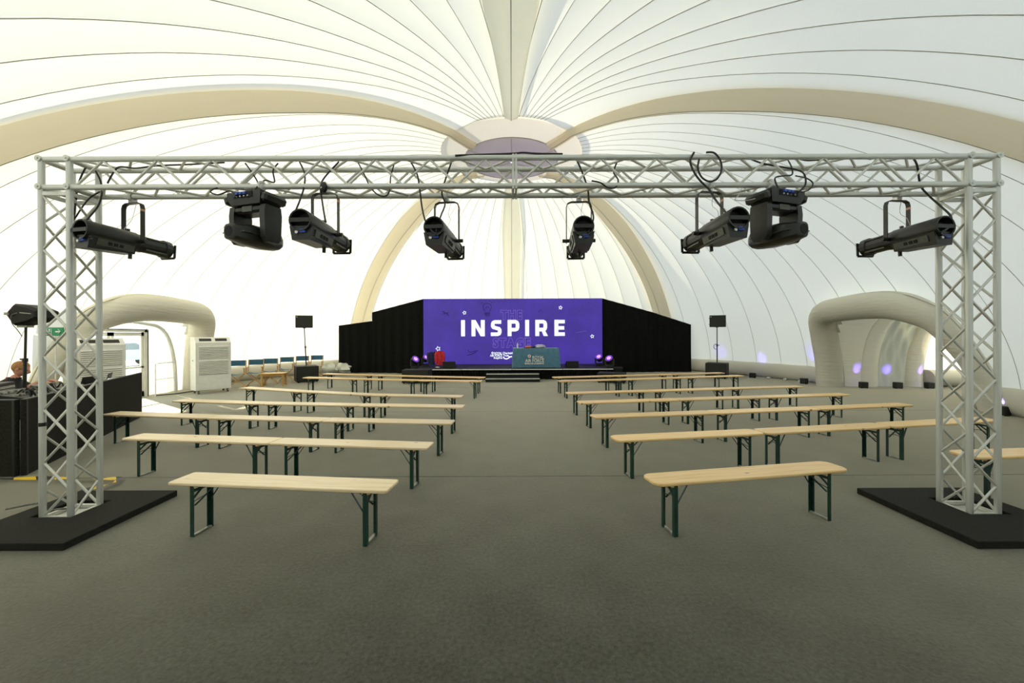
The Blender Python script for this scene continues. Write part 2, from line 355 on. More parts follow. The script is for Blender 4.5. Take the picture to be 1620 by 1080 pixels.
for s in range(6):
    a0 = RIBS[s]; a1 = RIBS[(s+1) % 6] + (360 if s == 5 else 0); n = COUNTS[s]
    for k in range(n):
        if k: seam_phis.append((s, k, n, a0, a1))
        m = MB(); NU = 6; vs = []; fs = []
        for j in range(NT+1):
            t = tmap(j); p0 = sector_phi(s, k, n, a0, a1, t); p1 = sector_phi(s, k+1, n, a0, a1, t); wid = footR((p0+p1)/2)*math.cos(math.acos(RT/footR((p0+p1)/2))*t)*(p1-p0)
            for i in range(NU+1):
                u = i/NU; vs.append(dome(p0+(p1-p0)*u, t, 0.035*min(1, wid)*math.sin(PI*u)**0.7))
        for j in range(NT):
            for i in range(NU):
                q = [j*(NU+1)+i, j*(NU+1)+i+1, (j+1)*(NU+1)+i+1, (j+1)*(NU+1)+i]
                c = (vs[q[0]]+vs[q[2]])/2
                if not in_mouth(c): fs.append(tuple(q))
        m.add(vs, fs); m.build('panel', 'white_fabric', ceil_, smooth=80)
for ph in seam_phis:
    segs = [[]]
    for j in range(NT+1):
        p = dome(sector_phi(*ph, tmap(j)), tmap(j), 0.012)
        if in_mouth(p):
            if segs[-1]: segs.append([])
        else: segs[-1].append(p)
    m = MB()
    for sg in segs:
        if len(sg) > 1: m.tube(sg, 0.0065, 4)
    m.build('seam', 'seam_thread', ceil_)
# ribs: two-facet inflated beams with a stitched ridge
for a in RIBS:
    ph = math.radians(a); m = MB(); vs = []; NP = 9; rows = 0; ridge = []
    side = Vector((math.cos(ph), -math.sin(ph), 0)); outw = Vector((math.sin(ph), math.cos(ph), 0))
    pts = [dome(ph, j/NT, 0.0) for j in range(NT+1)]
    if a not in (180, 0): pts += [Vector((0, DC, 0))+outw*r+Vector((0, 0, h)) for r, h in ((1.92, 7.085), (1.72, 7.045), (1.55, 7.01), (1.42, 6.985))]
    for k, p in enumerate(pts):
        r = (Vector((p.x, p.y-DC))).length; wd = min(1.0, 0.40+max(0, r-1.9)*0.15)
        d = (pts[min(k+1, len(pts)-1)]-pts[max(k-1, 0)]).normalized(); nin = side.cross(d).normalized()
        if nin.z > 0 or (abs(nin.z) < 1e-3 and nin.dot(outw) > 0): nin = -nin
        for i in range(NP):
            u = -1+2*i/(NP-1); dep = 0.20*min(1, wd)*(1-abs(u))**0.75+0.03 if abs(u) < 0.999 else -0.10
            vs.append(p+side*u*wd/2+nin*dep)
        ridge.append(p+nin*(0.20*min(1, wd)+0.032)); rows += 1
    fs = [(k*NP+i, k*NP+i+1, (k+1)*NP+i+1, (k+1)*NP+i) for k in range(rows-1) for i in range(NP-1)]
    m.add(vs, fs); rb = m.build('rib', 'cream_fabric' if a in (0, 180) else 'beige_fabric', ceil_, smooth=50)
    MB().tube(ridge, 0.008, 4).build('seam', 'seam_thread', rb)
MB().lathe([(2.13, 7.23), (2.11, 7.125), (1.92, 7.09), (1.65, 7.04), (1.38, 7.0)], 48, (0, DC, 0)).build('crown_ring', 'beige_cap', ceil_)
hub = MB().lathe([(1.40, 7.015), (1.34, 6.975), (0.9, 6.94), (0.3, 6.93), (0.02, 6.93)], 36, (0, DC, 0)).build('crown_disc', 'hub_fabric', ceil_)
for k in range(6):
    t = 2*PI*k/6
    MB().tube([(1.36*math.sin(t)*q, DC+1.36*math.cos(t)*q, z) for q, z in ((1, 6.97), (0.6, 6.925), (0.05, 6.922))], 0.008, 4).build('seam', 'seam_thread', hub)
MB().tube([(1.40*math.sin(2*PI*i/48), DC+1.40*math.cos(2*PI*i/48), 6.995) for i in range(48)], 0.012, 4, closed=True).build('seam', 'seam_thread', hub)
# cushion along the foot of the wall, one roll per sector side
def roll(p0, p1, n):
    m = MB(); vs = []; NP = 9
    for k in range(n+1):
        ph = math.radians(p0+(p1-p0)*k/n); R = footR(ph); o = Vector((math.sin(ph), math.cos(ph), 0))
        for i in range(NP):
            t = -PI/2+PI*i/(NP-1)
            q = Vector((0, DC, 0))+o*(R-0.05-0.17*math.cos(t)*(1+0.06*math.sin(k*2.1)))+Vector((0, 0, 0.29+0.29*math.sin(t)))
            vs.append(q)
    m.add(vs, [(k*NP+i, k*NP+i+1, (k+1)*NP+i+1, (k+1)*NP+i) for k in range(n) for i in range(NP-1)])
    m.build('base_cushion', 'base_fabric', ceil_, smooth=80)
roll(0, 45, 20); roll(45, 80.5, 18); roll(104, 131, 14); roll(131, 180, 20); roll(-45, 0, 20); roll(-80.5, -45, 18); roll(-131, -104, 14); roll(-180, -131, 20)

# ------------------------------------------------------------------ tunnel mouths
RIM = [(10.62, 13.32, 0), (10.58, 13.32, 0.8), (10.42, 13.28, 1.6), (10.22, 13.12, 2.15), (10.08, 12.75, 2.42), (9.98, 11.9, 2.5), (9.93, 10.9, 2.52), (9.93, 10.25, 2.45), (10.0, 9.75, 2.25), (10.12, 9.40, 1.95), (10.35, 9.02, 1.2), (10.55, 8.85, 0.5), (10.62, 8.80, 0)]
def rim(parent, sx):
    pts = spline([(sx*x, y, z) for x, y, z in RIM], 5)
    m = MB(); m.tube(pts, [0.37 if k < 36 else 0.37-0.15*min(1, (k-36)/14) for k, p in enumerate(pts)], 16)
    r_ = m.build('rim_tube', 'tunnel_fabric', parent, smooth=60)
    # piping where rim meets the dome
    ring = []
    for p in pts:
        o = Vector((p.x, (p.y-11.05)*0.9, (p.z-0.9)*1.0)); 
        d = Vector((0, p.y-11.05, max(p.z-0.6, 0))).normalized()
        ring.append(p+d*0.34+Vector((-sx*0.13, 0, 0)))
    MB().tube([q for q in ring if q.z > -0.05], 0.012, 5).build('piping', 'seam_thread', r_)
ARCH = [(13.10, 0.0), (13.08, 0.7), (12.95, 1.4), (12.66, 2.0), (12.1, 2.40), (11.0, 2.55), (9.9, 2.40), (9.35, 2.0), (9.1, 1.4), (9.0, 0.7), (8.98, 0.0)]
def arch_section(parent, sx, x0, x1, material, bulge, name, fold=0.0, nx=8):
    A = spline([(0, y, z) for y, z in ARCH], 4); vs = []; x0 -= 0.03; x1 += 0.03
    for k, a in enumerate(A):
        out = (a-Vector((0, 11.05, min(a.z, 0.9)))).normalized()
        for i in range(nx+1):
            u = i/nx; off = -bulge*math.sin(PI*u)
            if fold:
                off += fold*(math.sin(17*u-0.55*k)+0.6*math.sin(29*u+0.8*k)+0.4*math.sin(9*u-1.1*k))
            p = a+out*off; vs.append((sx*(x0+(x1-x0)*u), p.y, p.z if p.z > 0.02 else -0.02))
    fs = [(k*(nx+1)+i, k*(nx+1)+i+1, (k+1)*(nx+1)+i+1, (k+1)*(nx+1)+i) for k in range(len(A)-1) for i in range(nx)]
    return MB().add(vs, fs).build(name, material, parent, smooth=70)
wr = empty('wall_right', kind='structure', label='inflated beige tunnel mouth in the right-hand dome wall')
rim(wr, 1)
def reveal(parent, sx, x1, material):
    A = spline([(0, y, z) for y, z in ARCH], 6); B = spline(RIM, 5); nb = len(A); vs = []; nx = 8
    for k in range(nb):
        a = Vector((x1, A[k].y, A[k].z)); b_ = B[min(int(round(k*(len(B)-1)/(nb-1))), len(B)-1)]; b_ = Vector((b_.x+0.05, b_.y, b_.z))
        for i in range(nx+1):
            u = i/nx; p = b_.lerp(a, u); cc = Vector((p.x, 11.05, min(p.z, 0.9))); out = (p-cc).normalized(); p = p-out*(0.10*math.sin(PI*u)); vs.append((sx*p.x, p.y, p.z if p.z > 0.02 else -0.02))
    MB().add(vs, [(k*(nx+1)+i, k*(nx+1)+i+1, (k+1)*(nx+1)+i+1, (k+1)*(nx+1)+i) for k in range(nb-1) for i in range(nx)]).build('arch_section', material, parent, smooth=70)
reveal(wr, 1, 11.50, 'tunnel_fabric')
arch_section(wr, 1, 11.50, 12.0, 'tunnel_fabric', 0.14, 'arch_section')
arch_section(wr, 1, 12.0, 12.98, 'loose_fabric', 0.0, 'loose_lining', fold=0.022, nx=26)
arch_section(wr, 1, 12.95, 13.50, 'tunnel_fabric', 0.16, 'arch_section')
arch_section(wr, 1, 13.48, 16.6, 'bright_fabric', 0.12, 'arch_section', nx=10)
MB().add([(16.55, 11.05, 0.0)]+[(16.55, p.y, max(p.z, 0)) for p in spline([(0, y, z) for y, z in ARCH], 4)], [(0, k, k+1) for k in range(1, 41)]).build('end_panel', 'bright_fabric', wr)  # unseen end wall, added to keep daylight off the tunnel floor
m = MB().tube([(13.5, 12.98, 0.28), (16.6, 12.98, 0.28)], 0.28, 14); m.build('base_cushion', 'base_fabric', wr)
wl = empty('wall_left', kind='structure', label='inflated beige tunnel mouth in the left-hand dome wall')
rim(wl, -1)
# white lining closing the left mouth beside and above the doors
XD = -10.62
def lin(u, v, y0, y1, z0, z1, wob=0.05):
    y = y0+(y1-y0)*u; z = z0+(z1-z0)*v
    return Vector((XD-0.02-0.10*math.sin(PI*u)+0.015*math.sin(9*u+3*v), y, z))
MB().grid(lambda u, v: lin(u, v, 11.56, 12.25, 0, 2.5), 12, 10).build('lining_panel', 'white_fabric', wl, smooth=80)
MB().grid(lambda u, v: lin(u, v, 12.25, 13.2, 0, 2.4), 12, 10).build('lining_panel', 'white_fabric', wl, smooth=80)
MB().grid(lambda u, v: lin(u, v, 8.85, 11.56, 1.98, 2.6), 12, 6).build('lining_panel', 'white_fabric', wl, smooth=80)
MB().grid(lambda u, v: lin(u, v, 8.8, 9.47, 0, 1.98), 6, 8).build('lining_panel', 'white_fabric', wl, smooth=80)
arc = spline([(XD+0.02, 12.55, 0.0), (XD+0.06, 12.45, 0.9), (XD+0.12, 12.2, 1.6), (XD+0.16, 11.85, 1.98), (XD+0.12, 11.4, 2.10), (XD+0.1, 10.6, 2.16), (XD+0.08, 9.6, 2.1)], 6)
MB().tube(arc, 0.05, 8).build('lining_fold', 'white_fabric', wl)
# glazed double door
d1 = empty('door_1', (XD, 9.47, 0), kind='structure', label='white framed glazed double door in the left tunnel mouth')
W_, H_ = 2.08, 1.92
m = MB(); m.box((0, 0.04, H_/2), (0.09, 0.08, H_)); m.box((0, W_-0.04, H_/2), (0.09, 0.08, H_)); m.box((0, W_/2, H_-0.03), (0.09, W_, 0.07))
m.build('frame', 'offwhite_metal', d1)
MB().box((0.05, W_/2, H_+0.015), (0.03, W_+0.06, 0.02)).build('head_seal', 'vent_dark', d1)
MB().box((0.05, W_+0.015, H_/2), (0.02, 0.016, H_)).build('side_seal', 'vent_dark', d1)
for y0 in (0.09, 1.05):
    lw = 0.94; lf = MB()
    for yy, ww in ((y0+0.04, 0.08), (y0+lw-0.04, 0.08)): lf.box((0, yy, 0.93), (0.05, ww, 1.84))
    for zz, hh in ((0.09, 0.16), (1.80, 0.10), (0.86, 0.05)): lf.box((0, y0+lw/2, zz), (0.05, lw, hh))
    l = lf.build('door_leaf', 'offwhite_metal', d1)
    MB().box((0, y0+lw/2, 1.32), (0.008, lw-0.16, 0.87)).build('pane', 'glass', l)
    MB().box((0, y0+lw/2, 0.50), (0.008, lw-0.16, 0.67)).build('pane', 'glass', l)
    MB().tube([(0.03, y0+(0.9 if y0 < 0.5 else 0.05), 0.95), (0.07, y0+(0.9 if y0 < 0.5 else 0.05), 0.95), (0.07, y0+(0.9 if y0 < 0.5 else 0.05)+(-0.11 if y0 < 0.5 else 0.11), 0.95)], 0.01, 6).build('door_handle', 'steel', l)

# ------------------------------------------------------------------ lighting truss (goal post)
XL, XR, Y0, Y1, ZB, ZT = -4.31, 4.455, 3.765, 4.03, 3.155, 3.42
CC = 0.265; HC = CC/2; TR = 0.026; BR = 0.0115
truss = empty('lighting_truss', (0.07, 3.9, 0), label='silver aluminium lighting truss goal post spanning the hall on two towers', cat='truss')
TO = Vector((0.07, 3.9, 0))
def tv(p): return Vector(p)-TO
unit_c = MB().cyl((0, 0, 0), (0, 0, 1), 1.0, 16).mesh('chord', 'aluminium', 50)
unit_b = MB().cyl((0, 0, 0), (0, 0, 1), 1.0, 8).mesh('brace', 'brace_alu', 60)
def rod(a, b_, r, name, me):
    a = tv(a); b_ = tv(b_); d = b_-a
    o = bpy.data.objects.new(name, me); C.objects.link(o); o.parent = truss; o.location = a
    o.rotation_euler = d.to_track_quat('Z', 'Y').to_euler(); o.scale = (r, r, d.length); return o
for cx in (XL, XR):
    for sx in (-HC, HC):
        for yy in (Y0, Y1): rod((cx+sx, yy, 0.015), (cx+sx, yy, ZT+0.012), TR, 'chord', unit_c)
for yy in (Y0, Y1):
    for zz in (ZB, ZT):
        rod((XL-HC-0.02, yy, zz), (XR+HC+0.02, yy, zz), TR, 'chord', unit_c)
for cx in (XL, XR):                       # corner cross tubes
    for sx in (-HC, HC):
        for zz in (ZB, ZT): rod((cx+sx, Y0-0.02, zz), (cx+sx, Y1+0.02, zz), TR, 'corner_tube', unit_c)
    for sx in (-HC, HC):
        for zz in (ZB, ZT):
            rod((cx+sx, Y0-0.036, zz), (cx+sx, Y0-0.018, zz), 0.029, 'end_cap', unit_c)
            rod((cx+sx, Y0-0.044, zz), (cx+sx, Y0-0.034, zz), 0.009, 'bolt', unit_c)
    # angle frames under the corner
    f = MB()
    for yy in (Y0, Y1): f.box(tv((cx, yy, ZB-0.06)), (CC, 0.03, 0.035))
    for sx in (-HC, HC): f.box(tv((cx+sx, (Y0+Y1)/2, ZB-0.06)), (0.03, CC, 0.035))
    f.build('corner_frame', 'aluminium', truss)
    # foot plate
    f = MB(); f.box(tv((cx, (Y0+Y1)/2, 0.008)), (0.36, 0.36, 0.014))
    for yy in (Y0, Y1): f.bar(tv((cx-HC, yy, 0.035)), tv((cx+HC, yy, 0.035)), 0.03, 0.03)
    for sx in (-HC, HC): f.bar(tv((cx+sx, Y0, 0.035)), tv((cx+sx, Y1, 0.035)), 0.03, 0.03)
    f.build('foot_plate', 'brace_alu', truss)
# tower lattice
nz = 12; z0 = 0.05; z1 = ZB-0.08
for cx in (XL, XR):
    for face in range(4):
        for k in range(nz):
            a, b_ = z0+(z1-z0)*k/nz, z0+(z1-z0)*(k+1)/nz
            fl_ = (k+(0, 1, 1, 0)[face]) % 2 == 0
            e = HC-0.012
            p, q = (-e, e) if fl_ else (e, -e)
            if face == 0: A, B = (cx+p, Y0, a), (cx+q, Y0, b_)
            elif face == 1: A, B = (cx+p, Y1, a), (cx+q, Y1, b_)
            elif face == 2: A, B = (cx-HC, 3.8975+p, a), (cx-HC, 3.8975+q, b_)
            else: A, B = (cx+HC, 3.8975+p, a), (cx+HC, 3.8975+q, b_)
            rod(A, B, BR, 'brace', unit_b)
# beam lattice, two sections meeting at a flange in the middle
XM = 0.03
for x0, x1 in ((XL+HC+0.06, XM-0.03), (XM+0.03, XR-HC-0.06)):
    n = 16
    for face in range(4):
        for k in range(n):
            a, b_ = x0+(x1-x0)*k/n, x0+(x1-x0)*(k+1)/n; fl_ = (k+(face in (1, 3))) % 2 == 0; e = HC-0.012
            p, q = (-e, e) if fl_ else (e, -e); zc = (ZB+ZT)/2; yc = 3.8975
            if face < 2: yy = Y0 if face == 0 else Y1; A, B = (a, yy, zc+p), (b_, yy, zc+q)
            else: zz = ZT if face == 2 else ZB; A, B = (a, yc+p, zz), (b_, yc+q, zz)
            rod(A, B, BR, 'brace', unit_b)
f = MB()
for dx in (-0.014, 0.014):
    for yy in (Y0, Y1): f.box(tv((XM+dx, yy, (ZB+ZT)/2)), (0.02, 0.045, CC+0.06))
    for zz in (ZB, ZT): f.box(tv((XM+dx, 3.8975, zz)), (0.02, CC, 0.045))
f.build('joint_flange', 'aluminium', truss)
for sx in (-HC-0.03, ):
    MB().cyl(tv((XL-HC, Y0, 0.9)), tv((XL-HC, Y0, 0.935)), 0.03, 12).build('cable_tie', 'cable_black', truss)

# black ballast plates with a cut-out round each tower foot
def ballast(x0, x1, y0, y1, hx, label):
    c = Vector(((x0+x1)/2, (y0+y1)/2, 0)); o = empty('ballast_plate', c, 0, label, 'base plate', 'black plates under the truss towers')
    h = 0.065; hy = 3.8975; a = 0.19
    xs = [x0, hx-a, hx+a, x1]; yy = [y0, hy-a, hy+a, y1]; m = MB()
    vs = [(x-c.x, y-c.y, z) for z in (0.002, h) for y in yy for x in xs]; fs = []
    def id_(i, j, k): return k*16+j*4+i
    for j in range(3):
        for i in range(3):
            if (i, j) == (1, 1): continue
            fs.append((id_(i, j, 1), id_(i+1, j, 1), id_(i+1, j+1, 1), id_(i, j+1, 1))); fs.append((id_(i, j, 0), id_(i, j+1, 0), id_(i+1, j+1, 0), id_(i+1, j, 0)))
    for i in range(3):
        fs += [(id_(i, 0, 0), id_(i+1, 0, 0), id_(i+1, 0, 1), id_(i, 0, 1)), (id_(i+1, 3, 0), id_(i, 3, 0), id_(i, 3, 1), id_(i+1, 3, 1)),
               (id_(0, i+1, 0), id_(0, i, 0), id_(0, i, 1), id_(0, i+1, 1)), (id_(3, i, 0), id_(3, i+1, 0), id_(3, i+1, 1), id_(3, i, 1))]
    for q in ((1, 1, 2, 1), (2, 1, 2, 2), (2, 2, 1, 2), (1, 2, 1, 1)):
        fs.append((id_(q[2], q[3], 0), id_(q[0], q[1], 0), id_(q[0], q[1], 1), id_(q[2], q[3], 1)))
    ob = m.add(vs, fs).build('plate', 'black_rubber', o, smooth=0)
    bv = ob.modifiers.new('bevel', 'BEVEL'); bv.width = 0.006; bv.segments = 2; bv.limit_method = 'ANGLE'
ballast(-4.72, -3.66, 3.24, 4.35, XL, 'black square ballast plate under the left truss tower')
ballast(3.76, 4.88, 3.22, 4.35, XR, 'black square ballast plate under the right truss tower')

# ------------------------------------------------------------------ profile spotlights
def make_spot(loc, dirxy, pitch, yoke_h, label, tape=True):
    o = empty('profile_spotlight', loc, math.atan2(-dirxy[0], dirxy[1]), label, 'spotlight', 'profile spotlights on the truss')
    T = Matrix.Rotation(math.radians(pitch), 4, 'X')
    def bake(m): m.v = [tuple(T @ Vector(v)) for v in m.v]; return m
    # rear lamp housing: open-ended round shell
    r = 0.098; m = MB()
    prof = [(r*0.80, -0.30), (r*0.86, -0.375), (r*0.97, -0.378), (r, -0.36), (r, 0.045), (r*0.93, 0.06), (r*0.4, 0.06)]
    m.lathe(prof, 22, axis='y')
    hs = bake(m).build('lamp_housing', 'lamp_black', o, smooth=40)
    bake(MB().lathe([(r*0.80, -0.30), (0.001, -0.30)], 22, axis='y')).build('housing_back', 'dark_hole', hs)
    bake(MB().box((0, -0.368, 0.0), (0.165, 0.018, 0.035))).build('rear_bar', 'lamp_black', hs)
    # electronics box under the housing, tapering to the front
    m = MB(); sec = lambda w0, w1, z0, z1: [(-w0, z1), (-w1, z0), (w1, z0), (w0, z1)]
    a = [(x, -0.355, z) for x, z in sec(0.1, 0.075, -0.165, -0.045)]; b2 = [(x, 0.02, z) for x, z in sec(0.1, 0.075, -0.135, -0.045)]
    m.add(a+b2, [(3, 2, 1, 0), (4, 5, 6, 7), (0, 1, 5, 4), (1, 2, 6, 5), (2, 3, 7, 6), (3, 0, 4, 7)])
    eb = bake(m).build('driver_box', 'lamp_black', o)
    for sx in (-1, 1):
        pn = bake(MB().box((sx*0.0925, -0.15, -0.092), (0.012, 0.30, 0.062), Matrix.Rotation(sx*0.22, 3, 'Y'))).build('side_panel', 'lamp_grey', eb)
        for k in range(3): bake(MB().box((sx*0.1, -0.20+0.045*k, -0.092), (0.006, 0.03, 0.03), Matrix.Rotation(sx*0.22, 3, 'Y'))).build('vent', 'dark_hole', eb)
    bake(MB().box((0.02, -0.362, -0.09), (0.05, 0.02, 0.03))).build('blue_plug', 'blue_plug', eb)['label'] = 'blue power connector'
    bake(MB().cyl((-0.03, -0.37, -0.10), (-0.03, -0.355, -0.10), 0.014, 10)).build('socket', 'steel', eb)
    # barrel
    m = MB(); m.lathe([(0.03, 0.045), (0.090, 0.05), (0.090, 0.12), (0.083, 0.125), (0.083, 0.31), (0.094, 0.315), (0.094, 0.375), (0.078, 0.378), (0.072, 0.35), (0.001, 0.345)], 14, axis='y')
    br = bake(m).build('barrel', 'lamp_black', o, smooth=20)
    for k in range(4):
        t = PI/4+k*PI/2; bake(MB().bar((0.086*math.cos(t), 0.125, 0.086*math.sin(t)), (0.086*math.cos(t), 0.325, 0.086*math.sin(t)), 0.018, 0.012)).build('rail', 'lamp_grey', br)
    m = MB(); hw = 0.088
    for a, b2 in (((-hw, -hw), (hw, -hw)), ((hw, -hw), (hw, hw*0.6)), ((-hw, hw*0.6), (-hw, -hw))): m.bar((a[0], 0.388, a[1]), (b2[0], 0.388, b2[1]), 0.022, 0.012, up=(0, 1, 0))
    bake(m).build('gel_frame', 'lamp_black', br)
    for sx in (-1, 1):
        bake(MB().cyl((sx*0.09, 0.05, 0.0), (sx*0.165, 0.05, 0.0), 0.018, 10)).build('knob', 'lamp_black', o)
    bake(MB().cyl((0, 0.03, -0.10), (0, 0.03, -0.175), 0.016, 10)).build('knob', 'lamp_black', o)
    bake(MB().cyl((0, 0.0, 0.09), (0, 0.0, 0.12), 0.016, 10)).build('knob', 'lamp_black', o)
    # yoke
    yw = 0.125; H = yoke_h
    path = [(-yw, 0.05, -0.03), (-yw, 0.05, 0.15), (-yw, 0.05, H-0.05), (-yw+0.012, 0.05, H-0.016), (-yw+0.045, 0.05, H), (yw-0.045, 0.05, H), (yw-0.012, 0.05, H-0.016), (yw, 0.05, H-0.05), (yw, 0.05, 0.15), (yw, 0.05, -0.03)]
    m = MB()
    vs = []
    for k, p in enumerate(path):
        a = Vector(path[max(k-1, 0)]); c = Vector(path[min(k+1, len(path)-1)]); d = (c-a).normalized(); n = Vector((-d.z, 0, d.x))
        for j, i in ((-1, -1), (1, -1), (1, 1), (-1, 1)): vs.append(Vector(p)+n*i*0.004+Vector((0, j*0.02, 0)))
    fs = [(0, 3, 2, 1), tuple(len(vs)-4+i for i in range(4))]
    for k in range(len(path)-1):
        for i in range(4): fs.append((k*4+i, k*4+(i+1) % 4, (k+1)*4+(i+1) % 4, (k+1)*4+i))
    yk = m.add(vs, fs).build('yoke', 'lamp_black', o, smooth=30)
    if tape: MB().box((yw+0.001, 0.05, H-0.075), (0.0105, 0.041, 0.022)).build('tape_band', 'peach_tape', yk)['label'] = 'orange marker tape'
    cl = MB(); cl.box((0, 0.05, H+0.018), (0.05, 0.05, 0.03)); cl.tube([(0, 0.05+0.036*math.sin(t), H+0.068+0.036*math.cos(t)) for t in [PI*1.9*i/12+0.3 for i in range(13)]], 0.011, 6)
    cl.cyl((0.0, 0.02, H+0.03), (0.0, -0.03, H+0.03), 0.008, 6)
    cl.build('clamp', 'steel', o)
    # safety wire
    MB().tube(spline([(0.03, -0.05, 0.10), (0.05, 0.0, 0.2), (0.02, 0.04, 0.27), (0.06, 0.05, H+0.05)], 5), 0.0025, 4).build('safety_wire', 'steel', o)
    return o
YOF = 0.05
spots = [(-3.83, Y1, (0.16, 0.72), -3, 'leftmost profile spotlight, hung beside the left truss tower'),
         (-1.76, Y0, (0.03, 0.72), -3, 'profile spotlight second from the left, beside the left moving head'),
         (-0.655, Y1, (0.09, 0.72), -5, 'profile spotlight just left of the middle of the truss'),
         (0.68, Y1, (0.045, 0.72), -5, 'profile spotlight just right of the middle of the truss'),
         (1.87, Y0, (-0.07, 0.72), -4, 'profile spotlight second from the right, beside the big cable loop'),
         (3.90, Y1, (-0.06, 0.72), -3, 'rightmost profile spotlight, hung beside the right truss tower')]
for x, y, d, pt, lab in spots:
    H = ZB-0.068-2.70; ln = math.hypot(*d); u = (d[0]/ln, d[1]/ln)
    make_spot((x-u[0]*YOF, y-u[1]*YOF, 2.70), d, pt, H, lab)

# ------------------------------------------------------------------ moving heads
def make_mover(loc, rz, mir, label):
    o = empty('moving_head_light', loc, rz, label, 'moving light', 'moving head lights on the truss')
    # local z = 0 at the top of the base (under the clamps)
    m = MB()
    A = [(-0.20, -0.125), (0.20, -0.125), (0.20, 0.125), (-0.20, 0.125)]; B = [(-0.17, -0.105), (0.17, -0.105), (0.17, 0.105), (-0.17, 0.105)]
    vs = [(x, y, 0) for x, y in A]+[(x, y, -0.06) for x, y in A]+[(x, y, -0.115) for x, y in B]
    fs = [(0, 1, 2, 3), (11, 10, 9, 8)]+[(r*4+i, (r+1)*4+i, (r+1)*4+(i+1) % 4, r*4+(i+1) % 4) for r in range(2) for i in range(4)]
    bs = m.add(vs, fs).build('base', 'lamp_black', o, smooth=20)
    for sx in (-1, 1):
        MB().bevbox((sx*0.225, 0, -0.06), (0.07, 0.24, 0.085), 0.02, Matrix.Rotation(sx*0.35, 3, 'Y')).build('end_grip', 'lamp_black', bs)
    MB().box((0, -0.127, -0.035), (0.22, 0.008, 0.05)).build('connector_panel', 'dark_hole', bs)
    for k in range(3): MB().box((-0.06+0.045*k, -0.137, -0.022), (0.032, 0.02, 0.02)).build('plug', 'blue_plug', bs)
    for k in range(4): MB().cyl((-0.07+0.045*k, -0.13, -0.047), (-0.07+0.045*k, -0.138, -0.047), 0.007, 8).build('socket', 'steel', bs)
    # yoke
    m = MB(); m.bevbox((0, 0, -0.15), (0.37, 0.17, 0.07), 0.02)
    yk = m.build('yoke', 'lamp_black', o, smooth=25)
    for sx in (-1, 1):
        poly = [(-0.085, -0.12), (0.085, -0.12), (0.095, -0.20), (0.085, -0.42), (0.05, -0.46), (-0.05, -0.46), (-0.085, -0.42), (-0.095, -0.20)]
        MB().prism(poly, 'x', sx*0.155, sx*0.215).build('yoke_arm', 'lamp_black', o, smooth=25)
    MB().box((0.0, -0.087, -0.15), (0.12, 0.004, 0.05)).build('yoke_cover', 'lamp_grey', yk)
    # head, lying level, tapered towards the lens
    sec = [(-0.265, 0.055, 0.05), (-0.25, 0.075, 0.07), (-0.10, 0.125, 0.092), (0.08, 0.13, 0.098), (0.20, 0.10, 0.088), (0.26, 0.055, 0.05)]
    m = MB(); vs = []; n = 12
    for y, hw, hh in sec:
        for i in range(n):
            t = 2*PI*i/n; cxx = math.copysign(abs(math.cos(t))**0.55, math.cos(t)); czz = math.copysign(abs(math.sin(t))**0.55, math.sin(t))
            vs.append((cxx*hw, y, -0.395+czz*hh))
    fs = [(k*n+i, k*n+(i+1) % n, (k+1)*n+(i+1) % n, (k+1)*n+i) for k in range(len(sec)-1) for i in range(n)]+[tuple(reversed(range(n))), tuple(range((len(sec)-1)*n, len(sec)*n))]
    m.add(vs, fs); R = Matrix.Translation((0, 0, -0.395)) @ Matrix.Rotation(mir*math.radians(78), 4, 'Z') @ Matrix.Rotation(math.radians(4), 4, 'X') @ Matrix.Translation((0, 0, 0.395))
    R = Matrix.Rotation(0, 4, 'Z')
    m.v = [tuple(R @ Vector(v)) for v in m.v]
    hd = m.build('head', 'lamp_black', o, smooth=40)
    MB().lathe([(0.001, -0.268), (0.045, -0.268), (0.05, -0.262)], 16, (0, 0, -0.395), 'y').build('lens', 'dark_hole', hd)
    MB().box((0, -0.02, -0.395), (0.262, 0.40, 0.008)).build('trim_line', 'lamp_grey', hd)
    for sx in (-1, 1):
        cl = MB(); cl.box((sx*0.08, 0.0, 0.012), (0.04, 0.14, 0.02)); cl.box((sx*0.08, 0, 0.04), (0.03, 0.035, 0.05))
        cl.tube([(sx*0.08, 0.036*math.sin(t), 0.085+0.036*math.cos(t)) for t in [2*PI*i/12 for i in range(13)]], 0.012, 6)
        cl.build('clamp', 'steel', o)
    return o
make_mover((-2.42, Y0, ZB-0.085), math.radians(-17), 1, 'black moving head light on the left half of the truss')
make_mover((2.50, Y0, ZB-0.085), math.radians(17), -1, 'black moving head light on the right half of the truss')

# ------------------------------------------------------------------ cables on the truss
def cable(pts, r, label, group='black cables on the truss', n=7, material='cable_black'):
    q = spline(pts, n); c = q[0].copy()
    o = MB().tube([p-c for p in q], r, 6).build('cable', material); o.location = c
    return tag(o, label, 'cable', group)
YF = Y0-0.04; YB = Y1+0.04; YM = 3.9
cable([P(137, 262, YM), P(128, 280, YM), P(122, 300, 3.85), P(118, 335, 3.8), P(113, 365, 3.75), P(125, 372, 3.66), P(146, 374, 3.6)], 0.008, 'black cable looping from the left truss corner down to the leftmost spotlight')
cable([P(148, 265, YM), P(160, 290, YM), P(158, 320, 3.85), P(140, 345, 3.8), P(124, 362, 3.74), P(132, 374, 3.66), P(148, 378, 3.6)], 0.008, 'second black cable curving past the leftmost spotlight, on its inner side')
cable([P(158, 303, YM), P(140, 315, 3.9), P(122, 340, 3.85), P(114, 358, 3.82), P(112, 420, 3.82), P(112, 480, 3.85)], 0.007, 'black cable running down inside the left truss tower')
